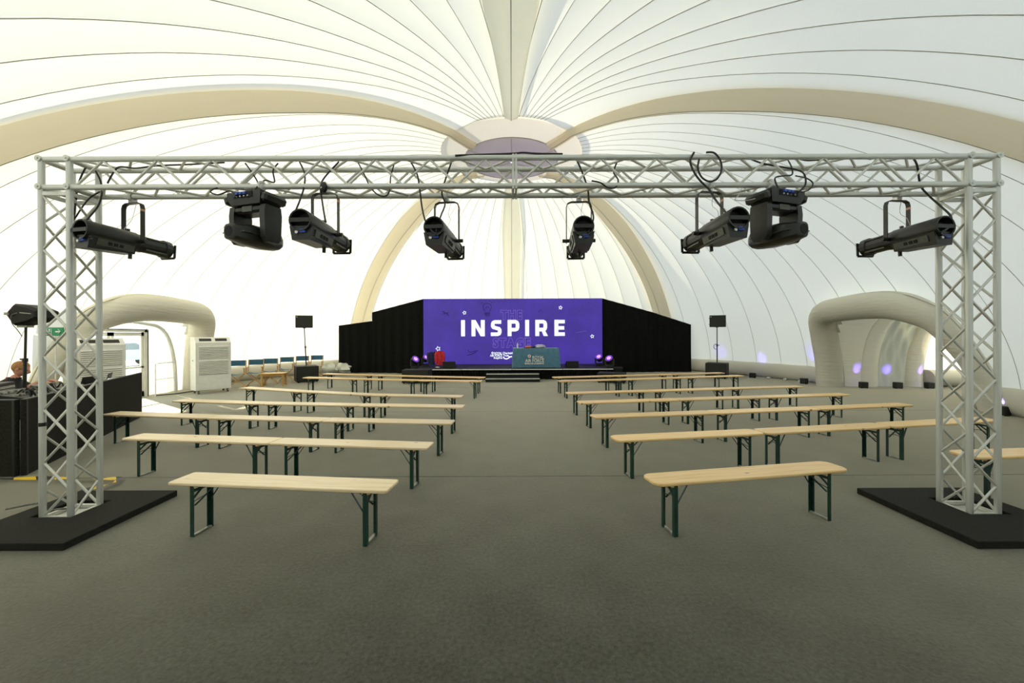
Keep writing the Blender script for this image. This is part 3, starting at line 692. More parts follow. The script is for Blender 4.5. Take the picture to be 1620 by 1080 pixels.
cable([P(170, 290, YM), P(180, 272, YM), P(190, 264, YM), P(215, 266, YM), P(250, 262, YM), P(300, 260, YM), P(355, 257, YM)], 0.008, 'black cable lying along the left end of the truss beam')
cable([P(388, 258, YM), P(400, 275, YM), P(408, 291, YM), P(398, 300, 3.8), P(372, 299, 3.78), P(345, 297, 3.75), P(333, 303, 3.7), P(345, 308, 3.7), P(364, 302, 3.7), P(372, 312, 3.62)], 0.007, 'black cable with a flat loop beside the left moving head')
cable([P(440, 258, YM), P(432, 270, YM), P(434, 288, YM), P(420, 285, 3.8), P(410, 292, 3.75), P(400, 304, 3.68), P(392, 312, 3.62)], 0.007, 'black cable dropping onto the top of the left moving head')
cable([P(474, 256, YM), P(482, 275, 3.85), P(481, 296, 3.75), P(474, 318, 3.72), P(466, 340, 3.6), P(470, 357, 3.45), P(480, 366, 3.38)], 0.008, 'black cable hanging from the truss to the rear of the second spotlight from the left')
cable([P(536, 256, YM), P(514, 280, 3.85), P(507, 296, 3.74), P(510, 320, 3.72), P(514, 345, 3.6), P(516, 352, 3.6)], 0.008, 'black cable bundle tied to the front chord above the second spotlight from the left')
tag(MB().ball((0, 0, 0), (0.035, 0.03, 0.05), 10, 6).build('cable_clip', 'cable_black'), 'small black cable tie bundle on the front truss chord', 'cable tie').location = P(512, 296, 3.72)
cable([P(566, 256, YM), P(576, 275, YM), P(586, 296, 3.85), P(598, 308, 3.8), P(610, 310, 3.8), P(617, 300, 3.85), P(618, 280, YM), P(624, 258, YM)], 0.007, 'black cable hanging in a slack loop below the beam, left of centre')
cable([P(650, 256, YM), P(660, 276, 3.85), P(664, 300, 3.78), P(668, 330, 3.75), P(674, 352, 3.68), P(684, 366, 3.6), P(690, 372, 3.58)], 0.008, 'black cable hanging to the rear of the spotlight just left of centre')
cable([P(714, 257, YM), P(706, 280, YM), P(699, 305, 4.0), P(704, 322, 3.95), P(698, 340, 3.8), P(692, 355, 3.65), P(690, 366, 3.6)], 0.008, 'short black cable dropping into the yoke of the spotlight just left of centre')
cable([P(720, 246, YF), P(760, 244.5, 3.77), P(808, 243, 3.77), P(828, 241.5, 3.77), P(850, 243, 3.77), P(890, 243.5, 3.77)], 0.009, 'black cable lying on top of the truss over its middle joint')
cable([P(913, 254, YM), P(922, 275, 3.9), P(930, 300, 3.95), P(932, 320, 3.95), P(938, 338, 3.85), P(938, 350, 3.7), P(930, 368, 3.6)], 0.009, 'black cable hanging to the rear of the spotlight just right of centre')
cable([P(977, 254, YM), P(971, 272, YM), P(978, 285, 3.8), P(974, 296, 3.74), P(962, 297, 3.72), P(950, 289, 3.70), P(936, 286, 3.71)], 0.008, 'black cable wrapped round the front chord, right of centre')
cable([P(1098, 241, 3.72), P(1092, 255, 3.7), P(1098, 272, 3.7), P(1108, 286, 3.7), P(1122, 300, 3.68), P(1132, 316, 3.6), P(1145, 332, 3.5), P(1152, 342, 3.42)], 0.010, 'thick black cable bundle running down to the second spotlight from the right')
lc = [P(1106, 252, 3.72)]+[P(1120+21*math.cos(t), 264+23*math.sin(t), 3.70) for t in [PI*0.85-0.2*PI*k*0.9 for k in range(0, 9)]]
cable([P(1117, 241, 3.74), P(1130, 242, 3.71), P(1140, 255, 3.70), P(1141, 270, 3.70), P(1134, 283, 3.70), P(1122, 287, 3.70), P(1110, 280, 3.70), P(1104, 266, 3.72), P(1106, 252, 3.74)], 0.009, 'large round black cable loop hanging over the truss, right of centre')
cable([P(1186, 251, YM), P(1205, 258, 3.85), P(1235, 264, 3.8), P(1258, 268, 3.72), P(1272, 275, 3.66), P(1274, 292, 3.62), P(1262, 305, 3.62)], 0.008, 'black cable arching over to the top of the right moving head')
cable([P(1246, 252, YM), P(1252, 264, 3.8), P(1253, 276, 3.72), P(1240, 278, 3.68), P(1226, 282, 3.66), P(1232, 300, 3.62)], 0.007, 'short black cable dropping behind the clamps of the right moving head')
cable([P(1258, 278, 3.7), P(1276, 282, 3.66), P(1286, 290, 3.64), P(1280, 300, 3.62), P(1268, 304, 3.6)], 0.006, 'small black cable hoop beside the right moving head')
cable([P(1266, 252, YM), P(1280, 254, YM), P(1310, 252, YM), P(1360, 250, YM), P(1378, 252, YM)], 0.007, 'black cable lying along the right end of the truss beam')
cable([P(1444, 249, YM), P(1451, 262, YM), P(1456, 292, 3.95), P(1468, 308, 3.9), P(1488, 326, 3.8), P(1504, 342, 3.7), P(1502, 358, 3.62), P(1488, 368, 3.58)], 0.009, 'thick black cable sweeping from the truss to the rightmost spotlight')
cable([P(1176, 290, 3.85), P(1170, 306, 3.78), P(1163, 316, 3.75), P(1180, 317, 3.72), P(1195, 314, 3.68)], 0.004, 'thin safety wire dangling left of the right moving head', material='steel')

# ------------------------------------------------------------------ folding benches
BL = 1.95; BW = 0.27; BH = 0.48
def make_bench(corner, material):
    o = empty('folding_bench', (0, 0, 0))
    poly = []
    for cx, cy, a0 in ((BL/2-corner, BW/2-corner, 0), (-BL/2+corner, BW/2-corner, 90), (-BL/2+corner, -BW/2+corner, 180), (BL/2-corner, -BW/2+corner, 270)):
        for k in range(5):
            t = math.radians(a0+90*k/4); poly.append((cx+corner*math.cos(t), cy+corner*math.sin(t)))
    m = MB(); n = len(poly); rings = []
    for ins, z in ((0.006, BH-0.028), (0, BH-0.022), (0, BH-0.006), (0.006, BH)):
        rings.append([((abs(x)-ins)*math.copysign(1, x), (abs(y)-ins)*math.copysign(1, y), z) for x, y in poly])
    vs = [p for r in rings for p in r]; fs = [tuple(reversed(range(n))), tuple(range(3*n, 4*n))]
    for k in range(3):
        for i in range(n): fs.append((k*n+i, k*n+(i+1) % n, (k+1)*n+(i+1) % n, (k+1)*n+i))
    m.add(vs, fs).build('seat_plank', material, o, smooth=30)
    for s in (-1, 1):
        xl = s*(BL/2-0.20)
        MB().box((xl+s*0.005, 0, BH-0.04), (0.07, 0.20, 0.024)).build('batten', 'pine', o)
        for t in (-1, 1):
            yl = t*0.098
            lp = [(xl-0.018, yl+t*0.003), (xl-0.018, yl-t*0.002), (xl+0.012, yl-t*0.002), (xl+0.012, yl-t*0.030), (xl+0.018, yl-t*0.030), (xl+0.018, yl+t*0.003)]
            lp = [(xl+(x-xl)*s, y) for x, y in lp]
            MB().prism(lp, 'z', 0.0, BH-0.03).build('leg', 'green_paint', o, smooth=0)
            MB().bar((xl-s*0.015, t*0.085, 0.27), (xl-s*0.17, t*0.03, BH-0.035), 0.016, 0.006, up=(1, 0, 0)).build('strut', 'green_paint', o, smooth=0)
        MB().bar((xl, -0.098, BH-0.085), (xl, 0.098, BH-0.085), 0.006, 0.026).build('crossbar', 'green_paint', o, smooth=0)
        MB().bar((xl+s*0.004, -0.095, BH-0.16), (xl+s*0.004, 0.06, BH-0.05), 0.006, 0.018).build('brace', 'green_paint', o, smooth=0)
        MB().tube([(xl, -0.095, 0.30), (xl-s*0.02, 0, 0.325), (xl, 0.095, 0.30)], 0.004, 5).build('link_rod', 'green_paint', o)
        MB().bar((xl, -0.095, 0.008), (xl, 0.095, 0.008), 0.026, 0.014).build('foot_bar', 'worn_steel', o, smooth=0)
    return o
protoA = make_bench(0.022, 'pine_pale'); protoB = make_bench(0.075, 'pine'); protoC = make_bench(0.03, 'pine')
used = set()
ROWS = {
 'L': [[(-3.0, 3.45), (-1.02, 3.24)], [(-4.86, 4.94), (-2.88, 4.69), (-0.95, 4.46)], [(-6.67, 6.47), (-4.73, 6.14), (-2.83, 5.89), (-0.87, 5.69)],
       [(-6.65, 7.76), (-4.74, 7.4), (-2.79, 7.17), (-0.87, 6.97)], [(-6.62, 9.65), (-4.8, 8.97), (-2.98, 8.40), (-1.04, 8.13)],
       [(-6.32, 11.97), (-4.46, 11.49), (-2.66, 11.12), (-0.86, 10.84)], [(-6.26, 13.10), (-4.42, 12.60), (-2.62, 12.12), (-0.84, 11.75)]],
 'R': [[(1.21, 3.36), (3.17, 3.72)], [(1.25, 4.75), (3.24, 5.07), (5.19, 5.42), (7.12, 5.78)], [(1.26, 6.06), (3.26, 6.37), (5.2, 6.70), (7.12, 7.04)],
       [(1.26, 7.35), (3.22, 7.66), (5.14, 7.95), (7.04, 8.26)], [(1.2, 8.53), (3.12, 8.85), (5.07, 9.20), (7.0, 9.51)],
       [(1.30, 10.77), (3.20, 11.15), (5.1, 11.6), (7.03, 12.03)], [(1.24, 11.72), (3.14, 12.11), (5.03, 12.52), (6.93, 12.95)]]}
ORD = ['first', 'second', 'third', 'fourth', 'fifth', 'sixth', 'seventh']
def place_bench(a, b_, proto, label, group):
    a = Vector(a); b_ = Vector(b_); d = b_-a; L = d.length; ang = math.atan2(d.y, d.x); nrm = Vector((-d.y, d.x))/L
    o = proto if proto.name not in used else copy_tree(proto); used.add(proto.name); used.add(o.name)
    c = (a+b_)/2+nrm*BW/2; o.location = (c.x, c.y, 0); o.rotation_euler = (0, 0, ang); o.scale = ((L-0.012)/BL, 1, 1)
    tag(o, label, 'bench', group)
for side, rows in ROWS.items():
    sn = 'left' if side == 'L' else 'right'
    for ri, row in enumerate(rows):
        n = len(row)-1
        for k in range(n):
            pos = k if side == 'R' else n-1-k      # 0 = at the aisle
            if n == 1: lab = f'single pale wooden bench nearest the camera, {sn} of the aisle'
            else:
                pn = {0: 'at the aisle end', n-1: 'at the outer end'}.get(pos, 'in the middle')
                lab = f'wooden bench {pn} of the {ORD[ri]} {sn}-hand row from the front'
            pr = protoB if (side == 'R' and ri in (0, 1)) else (protoA if side == 'L' and ri < 5 else protoC)
            place_bench(row[k], row[k+1], pr, lab, f'folding benches {sn} of the aisle')
place_bench((4.72, 4.06), (6.65, 4.22), protoB, 'wooden bench cut off by the right edge of the picture, behind the right truss tower', 'folding benches right of the aisle')

# ------------------------------------------------------------------ stage
SX0, SX1, SY0, SY1, SH = -3.97, 3.95, 15.5, 18.6, 0.41
st = empty('stage', (0, SY0, 0), 0, 'low black stage platform with a pale front edge', 'stage')
for k in range(4):
    for j in range(2):
        xa = SX0+(SX1-SX0)*k/4; xb = SX0+(SX1-SX0)*(k+1)/4; ya = (SY1-SY0)*j/2; yb = (SY1-SY0)*(j+1)/2
        MB().bevbox(((xa+xb)/2, (ya+yb)/2, SH-0.03), (xb-xa-0.004, yb-ya-0.004, 0.06), 0.004).build('deck', 'black_wood', st)
for k in range(4):
    xa = SX0+(SX1-SX0)*k/4; xb = SX0+(SX1-SX0)*(k+1)/4
    MB().box(((xa+xb)/2, -0.012, SH-0.018), (xb-xa-0.02, 0.02, 0.03)).build('edge_trim', 'pale_trim', st)
def skirt(u, v):
    return Vector((SX0+(SX1-SX0)*u, 0.03+0.018*math.sin(u*2*PI*75), v*(SH-0.06)))
MB().grid(skirt, 450, 1).build('skirt', 'black_cloth', st, smooth=80)
for sx in (SX0+0.02, SX1-0.02): MB().box((sx, (SY1-SY0)/2+0.05, (SH-0.06)/2), (0.02, SY1-SY0-0.1, SH-0.06)).build('side_skirt', 'black_cloth', st)
stp = empty('stage_steps', (0.02, 14.62, 0), 0, 'two black steps with pale nosings in front of the stage', 'steps')
for k in range(2):
    MB().box((0, 0.19+0.38*k+(0.19 if k == 0 else 0)*1, 0.068+0.138*k), (2.0, 0.38 if k else 0.76, 0.134)).build('step', 'black_wood', stp)
    MB().box((0, -0.006+0.38*k, 0.125+0.138*k), (1.98, 0.02, 0.026)).build('nosing', 'pale_trim', stp)

# LED wall
led = empty('led_wall', (0.04, 18.1, SH), 0, 'large purple LED video wall reading THE INSPIRE STAGE at the back of the stage', 'video wall')
LW, LH = 8.12, 2.97
MB().box((0, 0, LH/2), (LW, 0.05, LH)).build('screen', 'screen_purple', led)
MB().box((0, 0.06, LH/2), (LW+0.02, 0.06, LH)).build('cabinet_back', 'black_metal', led)
def scr(px, py): # picture spot on the screen -> local coordinates
    p = P(px, py, 18.07); return (p.x-0.04, p.z-SH)
RX = (PI/2, 0, 0); FY = -0.029
def zt(zx, zy): return scr(670+zx/5.684, 468+zy/5.684)
# INSPIRE in heavy strokes: polygons on the grid of the big letters
def stroke(m, pts, wd, closed=False):
    """flat band of width wd along a polyline with mitred joints"""
    Q = [Vector(p) for p in pts]; n = len(Q); L_, R_ = [], []
    for k in range(n):
        d0 = (Q[k]-Q[k-1]).normalized() if k else (Q[1]-Q[0]).normalized(); d1 = (Q[k+1]-Q[k]).normalized() if k < n-1 else d0
        t = (d0+d1).normalized(); nn = Vector((-t.y, t.x)); c = max(0.5, nn.dot(Vector((-d0.y, d0.x))))
        L_.append(Q[k]+nn*wd/2/c); R_.append(Q[k]-nn*wd/2/c)
    vs = [(p.x, FY, p.y) for p in L_+R_]; vs += [(p.x, FY+0.008, p.y) for p in L_+R_]; fs = []; o = 2*n
    for k in range(n-1):
        fs.append((k, n+k, n+k+1, k+1)); fs.append((k, k+1, o+k+1, o+k)); fs.append((n+k+1, n+k, o+n+k, o+n+k+1))
    fs += [(0, o, o+n, n), (n-1, 2*n-1, o+2*n-1, o+n-1)]
    m.add(vs, fs)
ztop = zt(0, 218)[1]; zbot = zt(0, 364)[1]; CAP = ztop-zbot; SW = CAP*0.245
def letter(ch, x0, x1):
    m = MB(); W = x1-x0; h = SW/2
    def pt(u, v): return (x0+u, zbot+v)
    if ch == 'I': stroke(m, [pt(W/2, 0), pt(W/2, CAP)], W)
    elif ch == 'N':
        stroke(m, [pt(h, 0), pt(h, CAP)], SW); stroke(m, [pt(W-h, 0), pt(W-h, CAP)], SW)
        d = SW*1.05; vs = [pt(0, CAP), pt(d, CAP), pt(W, 0), pt(W-d, 0)]
        m.add([(x, FY, z) for x, z in vs]+[(x, FY+0.008, z) for x, z in vs], [(3, 2, 1, 0), (4, 5, 6, 7), (0, 1, 5, 4), (1, 2, 6, 5), (2, 3, 7, 6), (3, 0, 4, 7)])
    elif ch == 'S':
        r = CAP*0.13; M = CAP/2
        stroke(m, [pt(W*0.96, CAP-h), pt(h+r, CAP-h), pt(h+r*0.3, CAP-h-r*0.3), pt(h, CAP-h-r), pt(h, M+r*0.9), pt(h+r*0.4, M+r*0.35), pt(h+r, M+0.02), pt(W-h-r, M-0.02), pt(W-h-r*0.4, M-r*0.35), pt(W-h, M-r*0.9), pt(W-h, h+r), pt(W-h-r*0.3, h+r*0.3), pt(W-h-r, h), pt(0.0, h)], SW*0.92)
    elif ch in 'PR':
        stroke(m, [pt(h, 0), pt(h, CAP)], SW); r = CAP*0.13; b_ = CAP*0.40
        stroke(m, [pt(SW*0.8, CAP-h*0.92), pt(W-h-r, CAP-h*0.92), pt(W-h-r*0.3, CAP-h-r*0.3), pt(W-h, CAP-h-r), pt(W-h, b_+r), pt(W-h-r*0.3, b_+r*0.3), pt(W-h-r, b_), pt(SW*0.8, b_)], SW*0.92)
        if ch == 'R':
            vs = [pt(W*0.48, b_), pt(W*0.48+SW*0.9, b_), pt(W*1.06, 0), pt(W*1.06-SW*1.1, 0)]
            m.add([(x, FY, z) for x, z in vs]+[(x, FY+0.008, z) for x, z in vs], [(3, 2, 1, 0), (4, 5, 6, 7), (0, 1, 5, 4), (1, 2, 6, 5), (2, 3, 7, 6), (3, 0, 4, 7)])
    elif ch == 'E':
        stroke(m, [pt(h, 0), pt(h, CAP)], SW)
        for v in (h*0.95, CAP/2, CAP-h*0.95): stroke(m, [pt(SW*0.8, v), pt(W if v != CAP/2 else W*0.94, v)], SW*0.9)
    m.build('letter', 'screen_white', led, smooth=0)['label'] = 'white letter ' + ch
for ch, a, b_ in (('I', 336, 372), ('N', 430, 550), ('S', 604, 702), ('P', 755, 862), ('I', 913, 949), ('R', 1004, 1112), ('E', 1176, 1270)):
    letter(ch, zt(a, 0)[0], zt(b_, 0)[0])
def otext(body, zx0, zx1, zy0, zy1):
    x0, z1 = zt(zx0, zy0); x1, z0 = zt(zx1, zy1); s = (z1-z0)/0.70
    text_mesh('outline_word', body, s, 'screen_outline', led, (x0, FY, z0), RX, offset=0.03, outline=0.010, spacing=1.25, fitw=x1-x0)['label'] = 'outlined word ' + body
otext('THE', 692, 890, 132, 205); otext('STAGE', 622, 966, 382, 458)
def star(zx, zy, r, rot):
    x, z = zt(zx, zy); pts = []
    for k in range(10):
        rr = r if k % 2 == 0 else r*0.5; t = rot+PI/2+k*PI/5; pts.append((x+rr*math.cos(t), FY, z+rr*math.sin(t)))
    MB().tube(pts, 0.016, 4, closed=True).build('star', 'screen_white', led)
for a in ((368, 151, 0.085, 0.2), (1232, 105, 0.085, -0.2), (1517, 363, 0.085, 0.1), (131, 474, 0.11, 0.3)): star(*a)
def sketch(paths, name, r=0.014):
    m = MB()
    for p in paths: m.tube([(zt(*q)[0], FY, zt(*q)[1]) for q in p], r, 4)
    m.build(name, 'screen_dark', led)
bulb = [(573+38*math.cos(t)*1.0, 100-36*math.sin(t)) for t in [-0.9+i*(PI+1.8)/16 for i in range(17)]]
sketch([[(q[0], q[1]) for q in bulb], [(597, 128), (597, 152), (550, 152), (550, 128)], [(548, 160), (600, 158)], [(550, 170), (598, 168)], [(555, 179), (594, 177)], [(560, 112), (566, 92), (574, 106), (582, 92), (590, 112)], [(515, 66), (535, 62)], [(560, 52), (564, 42)], [(590, 52), (594, 42)], [(606, 60), (618, 54)]], 'light_bulb_drawing')
sketch([[(165, 138), (200, 150), (228, 178)], [(170, 160), (222, 150), (205, 175)], [(182, 135), (192, 170)]], 'scribble_drawing')
sketch([[(388, 534), (440, 520), (492, 488)], [(400, 485), (410, 505), (440, 500), (490, 490)], [(396, 530), (420, 528), (470, 508)], [(396, 492), (404, 482)]], 'paper_plane_drawing')
sketch([[(1030, 150), (1050, 128), (1066, 124)], [(1050, 128), (1072, 140)]], 'scribble_drawing', 0.009)
MB().tube([(zt(*q)[0], FY, zt(*q)[1]) for q in ((1370, 330), (1420, 322), (1465, 315))], 0.006, 4).build('faint_line', 'screen_outline', led)
# sponsor logo on the screen
def ltext(body, zx0, zx1, zbase, hz, material='screen_white', off=0.018, shear=0.0):
    x0, z0 = zt(zx0, zbase); x1 = zt(zx1, 0)[0]; s = (hz/5.684/FPX*18.07)/0.70
    text_mesh('logo_word', body, s, material, led, (x0, FY, z0), RX, offset=0.004, fitw=x1-x0, shear=shear)
ltext('ROYAL', 636, 704, 525, 20); ltext('AIR FORCE', 598, 706, 545, 20); ltext('Inspire', 632, 706, 564, 18)
ltext('Charitable', 712, 812, 522, 18); ltext('Trust', 716, 762, 543, 18)
x, z = zt(620, 512); MB().lathe([(0.028, 0), (0.052, 0), (0.052, 0.006), (0.028, 0.006)], 18, (x, FY, z), 'y').build('roundel_ring', 'screen_white', led)
MB().lathe([(0.001, 0), (0.014, 0)], 12, (x, FY, z), 'y').build('roundel_dot', 'screen_white', led)
m = MB(); wing = [(716, 548), (728, 562), (745, 566), (762, 560), (776, 548), (796, 545)]
stroke(m, [zt(*q) for q in wing], 0.055); stroke(m, [zt(*q) for q in ((760, 538), (776, 548), (792, 542))], 0.04); m.build('logo_swoosh', 'screen_white', led, smooth=0)

# drapes beside the screen
def drape(pts, folds, label, name='black_drape'):
    """pts: (x, y, top height) along the pipe; one hanging cloth with folds and thickness"""
    Q = [Vector((p[0], p[1], 0)) for p in pts]; Ls = [0]
    for a, b_ in zip(Q, Q[1:]): Ls.append(Ls[-1]+(b_-a).length)
    tot = Ls[-1]; n = int(folds*8); c = Q[0].copy(); m = MB(); vs = []; NV = 6
    for sidep in (0.0, 0.025):
        for j in range(NV+1):
            v = j/NV
            for i in range(n+1):
                s = tot*i/n; k = 0
                while k < len(Ls)-2 and s > Ls[k+1]: k += 1
                t = (s-Ls[k])/(Ls[k+1]-Ls[k]); p = Q[k].lerp(Q[k+1], t); d = (Q[k+1]-Q[k]).normalized(); nn = Vector((d.y, -d.x, 0))
                top = pts[k][2]+(pts[k+1][2]-pts[k][2])*t
                amp = 0.045*(0.35+0.65*(1-v)); off = amp*math.sin(2*PI*folds*i/n+0.7*math.sin(i*0.13))+0.02*math.sin(i*0.051)+0.06*(1-v)**3
                q = p+nn*(off-sidep); vs.append((q.x-c.x, q.y-c.y, 0.005+(top-0.005)*v))
    N = (n+1)*(NV+1); fs = []
    for j in range(NV):
        for i in range(n):
            q = (j*(n+1)+i, j*(n+1)+i+1, (j+1)*(n+1)+i+1, (j+1)*(n+1)+i); fs.append(q); fs.append(tuple(N+k for k in reversed(q)))
    for i in range(n): fs.append((NV*(n+1)+i, NV*(n+1)+i+1, N+NV*(n+1)+i+1, N+NV*(n+1)+i))
    o = empty(name, (c.x, c.y, 0), 0, label, 'curtain', 'black drapes beside the video wall')
    m.add(vs, fs).build('cloth', 'black_cloth', o, smooth=80)
    b = MB(); b.tube([(p[0]-c.x, p[1]-c.y+0.03, p[2]-0.02) for p in pts], 0.02, 8); b.build('top_pipe', 'black_metal', o)
    for p in (pts[0], pts[-1]): MB().cyl((p[0]-c.x, p[1]-c.y+0.05, 0), (p[0]-c.x, p[1]-c.y+0.05, p[2]-0.02), 0.02, 8).build('upright', 'black_metal', o)
drape([(-6.48, 18.45, 2.80), (-4.04, 18.12, 3.38)], 6, 'tall black drape directly left of the purple video wall')
drape([(-7.98, 18.34, 2.19), (-6.50, 18.50, 2.40)], 4, 'lower black drape at the far left of the stage')
drape([(4.12, 18.12, 3.38), (6.70, 18.42, 2.70)], 6, 'tall black drape directly right of the purple video wall')
drape([(6.70, 18.46, 2.70), (8.24, 18.34, 2.18)], 4, 'lower black drape at the far right of the stage')

# table with printed cloth on the stage
tb = empty('cloth_covered_table', (0.96, 16.25, SH), 0, 'table on the stage under a blue printed ROYAL AIR FORCE cloth', 'table')
TW, TD, TH = 1.84, 0.72, 0.79
m = MB(); ring = []
def cl_ring(f, z, amp):
    out = []; per = [(-1, -1), (1, -1), (1, 1), (-1, 1)]; n = 20
    for k in range(4):
        a = per[k]; b_ = per[(k+1) % 4]
        for i in range(n):
            t = i/n; x = a[0]+(b_[0]-a[0])*t; y = a[1]+(b_[1]-a[1])*t
            cor = max(abs(t-0.5)*2-0.6, 0)/0.4; w_ = amp*(0.25*math.sin(t*19+k)+1.0*cor*cor)
            nx, ny = [(0, -1), (1, 0), (0, 1), (-1, 0)][k]
            out.append((x*TW/2*f+nx*w_, y*TD/2*f+ny*w_, z))
    return out
rs = [cl_ring(0.985, TH, 0), cl_ring(1.0, TH-0.012, 0), cl_ring(1.005, TH-0.25, 0.015), cl_ring(1.01, TH-0.5, 0.03), cl_ring(1.015, 0.015, 0.045)]
vs = [p for r in rs for p in r]; n = 80; fs = [tuple(range(n))]
for k in range(4):
    for i in range(n): fs.append((k*n+i, (k+1)*n+i, (k+1)*n+(i+1) % n, k*n+(i+1) % n))
cl = m.add(vs, fs).build('table_cloth', 'table_cloth', tb, smooth=50)
MB().box((0, 0, TH-0.03), (TW-0.06, TD-0.06, 0.03)).build('table_top', 'pine', tb)
for sx in (-1, 1):
    for sy in (-1, 1): MB().cyl((sx*0.82, sy*0.28, 0), (sx*0.82, sy*0.28, TH-0.04), 0.015, 8).build('leg', 'steel', tb)
fy = -TD/2-0.035
def ttext(body, px0, px1, base, h):
    a = P(px0, base, 15.86); b_ = P(px1, base, 15.86); s = (h/FPX*15.86)/0.70
    text_mesh('printed_word', body, s, 'letter_cloth', cl, (a.x-0.96, fy, a.z-SH), RX, offset=0.003, fitw=b_.x-a.x, extrude=0.001)
z5 = lambda x, y: (800+x/8.1, 530+y/8.1)
ttext('ROYAL', z5(343, 0)[0], z5(492, 0)[0], z5(0, 302)[1], 4.6); ttext('AIR FORCE', z5(250, 0)[0], z5(492, 0)[0], z5(0, 345)[1], 4.8); ttext('REGULAR & RESERVE', z5(246, 0)[0], z5(490, 0)[0], z5(0, 372)[1], 2.2)
c = P(*z5(303, 268), 15.86)
MB().lathe([(0.028, 0), (0.064, 0), (0.064, 0.002), (0.028, 0.002)], 20, (c.x-0.96, fy, c.z-SH), 'y').build('roundel_ring', 'letter_cloth', cl)
MB().lathe([(0.001, -0.001), (0.03, -0.001)], 16, (c.x-0.96, fy, c.z-SH), 'y').build('roundel_dot', 'roundel_red', cl)
# things on the table
def bottle(x, y, h, label, material):
    o = empty('bottle', (x, y, SH+TH), 0, label, 'bottle', 'things on the stage table')
    MB().lathe([(0.001, 0), (0.03, 0), (0.032, h*0.6), (0.012, h*0.8), (0.012, h*0.95)], 12).build('body', material, o)
    MB().cyl((0, 0, h*0.95), (0, 0, h), 0.014, 10).build('cap', 'white_plastic', o)
bottle(0.22, 16.05, 0.22, 'slim white bottle at the left end of the stage table', 'white_plastic')
o = empty('microphone_stand', (0.53, 16.1, SH+TH), 0, 'thin upright microphone stand on the stage table', 'microphone', 'things on the stage table')
MB().lathe([(0.001, 0), (0.07, 0), (0.065, 0.015), (0.01, 0.02)], 16).build('foot', 'black_metal', o); MB().cyl((0, 0, 0.015), (0, 0, 0.36), 0.007, 8).build('stem', 'steel', o); MB().ball((0, 0, 0.39), (0.02, 0.02, 0.032), 10, 6).build('microphone', 'gear_light', o)
def lump(name, loc, rad, material, label, cat, group=None, sd_=0, n=12, m_=8, rough=0.18):
    rnd = random.Random(sd_); m = MB().ball((0, 0, 0), rad, n, m_); seen = {}
    vv = []
    for v in m.v:
        key = tuple(round(q, 4) for q in v)
        if key not in seen: seen[key] = 1+rnd.uniform(-rough, rough)
        k = seen[key]; vv.append((v[0]*k, v[1]*k, max(v[2]*k, -rad[2]*0.9)+rad[2]*0.9))
    m.v = vv; o = m.build(name, material, smooth=60); o.location = loc; return tag(o, label, cat, group)
lump('orange_bag', (0.66, 16.12, SH+TH), (0.14, 0.1, 0.05), 'orange_item', 'small orange bag lying on the stage table', 'bag', 'things on the stage table', 1)
lump('dark_bag', (0.87, 16.10, SH+TH), (0.10, 0.08, 0.04), 'navy_cloth', 'small dark pouch in the middle of the stage table', 'pouch', 'things on the stage table', 2)
lump('plastic_bag', (1.15, 16.12, SH+TH), (0.20, 0.12, 0.075), 'lilac_paper', 'crumpled pale plastic bag on the stage table', 'bag', 'things on the stage table', 3, rough=0.3)

# wash lights
def wash(x, y, aim, label):
    o = empty('wash_light', (x, y, SH), 0, label, 'stage light', 'purple wash lights on the stage')
    MB().bevbox((0, 0, 0.045), (0.26, 0.22, 0.09), 0.015).build('base', 'black_metal', o)
    d = (Vector(aim)-Vector((x, y, SH+0.3))).normalized(); hor = Vector((d.x, d.y, 0)).normalized(); sd_ = Vector((-hor.y, hor.x, 0)); c = Vector((0, 0, 0.33))
    m = MB(); m.bar(tuple(sd_*-0.17+Vector((0, 0, 0.10))), tuple(sd_*0.17+Vector((0, 0, 0.10))), 0.06, 0.03)
    for s in (-1, 1): m.bar(tuple(sd_*0.17*s+Vector((0, 0, 0.09))), tuple(sd_*0.17*s+Vector((0, 0, 0.34))), 0.06, 0.03, up=tuple(hor))
    m.build('yoke', 'black_metal', o)
    m = MB(); m.cyl(c-d*0.15, c-d*0.03, 0.10, 20, 0.155); m.cyl(c-d*0.03, c+d*0.08, 0.155, 20, 0.155, True); h = m.build('head', 'black_metal', o)
    MB().cyl(c+d*0.080, c+d*0.086, 0.150, 20).build('lens_ring', 'purple_lens_rim', h)
    for k in range(7):
        u, v = frame_from(d); t = 2*PI*k/6; off = Vector() if k == 6 else u*math.cos(t)*0.06+v*math.sin(t)*0.06
        MB().cyl(c+d*0.086+off, c+d*0.094+off, 0.027, 12).build('lens', 'purple_lens', h)
    ld = bpy.data.lights.new('wash_beam', 'SPOT'); ld.energy = 110; ld.color = (0.42, 0.16, 1.0); ld.spot_size = math.radians(30); ld.spot_blend = 1.0; ld.shadow_soft_size = 0.1
    lo = bpy.data.objects.new('wash_beam', ld); C.objects.link(lo); lo.parent = o; lo.location = c+d*0.11; lo.rotation_euler = d.to_track_quat('-Z', 'Y').to_euler()
wash(-3.90, 15.95, (0.8, 11.6, 5.6), 'purple wash light at the front left corner of the stage')
wash(-3.68, 17.0, (0.6, 12.2, 6.9), 'purple wash light behind another at the left of the stage')
wash(3.72, 17.0, (0.5, 12.0, 6.9), 'purple wash light behind another at the right of the stage')
wash(3.90, 15.95, (0.8, 11.6, 5.6), 'purple wash light at the front right corner of the stage')
o = tag(MB().bevbox((0, 0, 0.04), (0.34, 0.2, 0.08), 0.01).build('power_box', 'black_metal'), 'flat black box hanging over the right end of the stage edge', 'power box'); o.location = (4.22, 15.9, 0.36)
MB().box((0, 0, -0.18), (0.3, 0.16, 0.36)).build('case', 'black_wood', o)

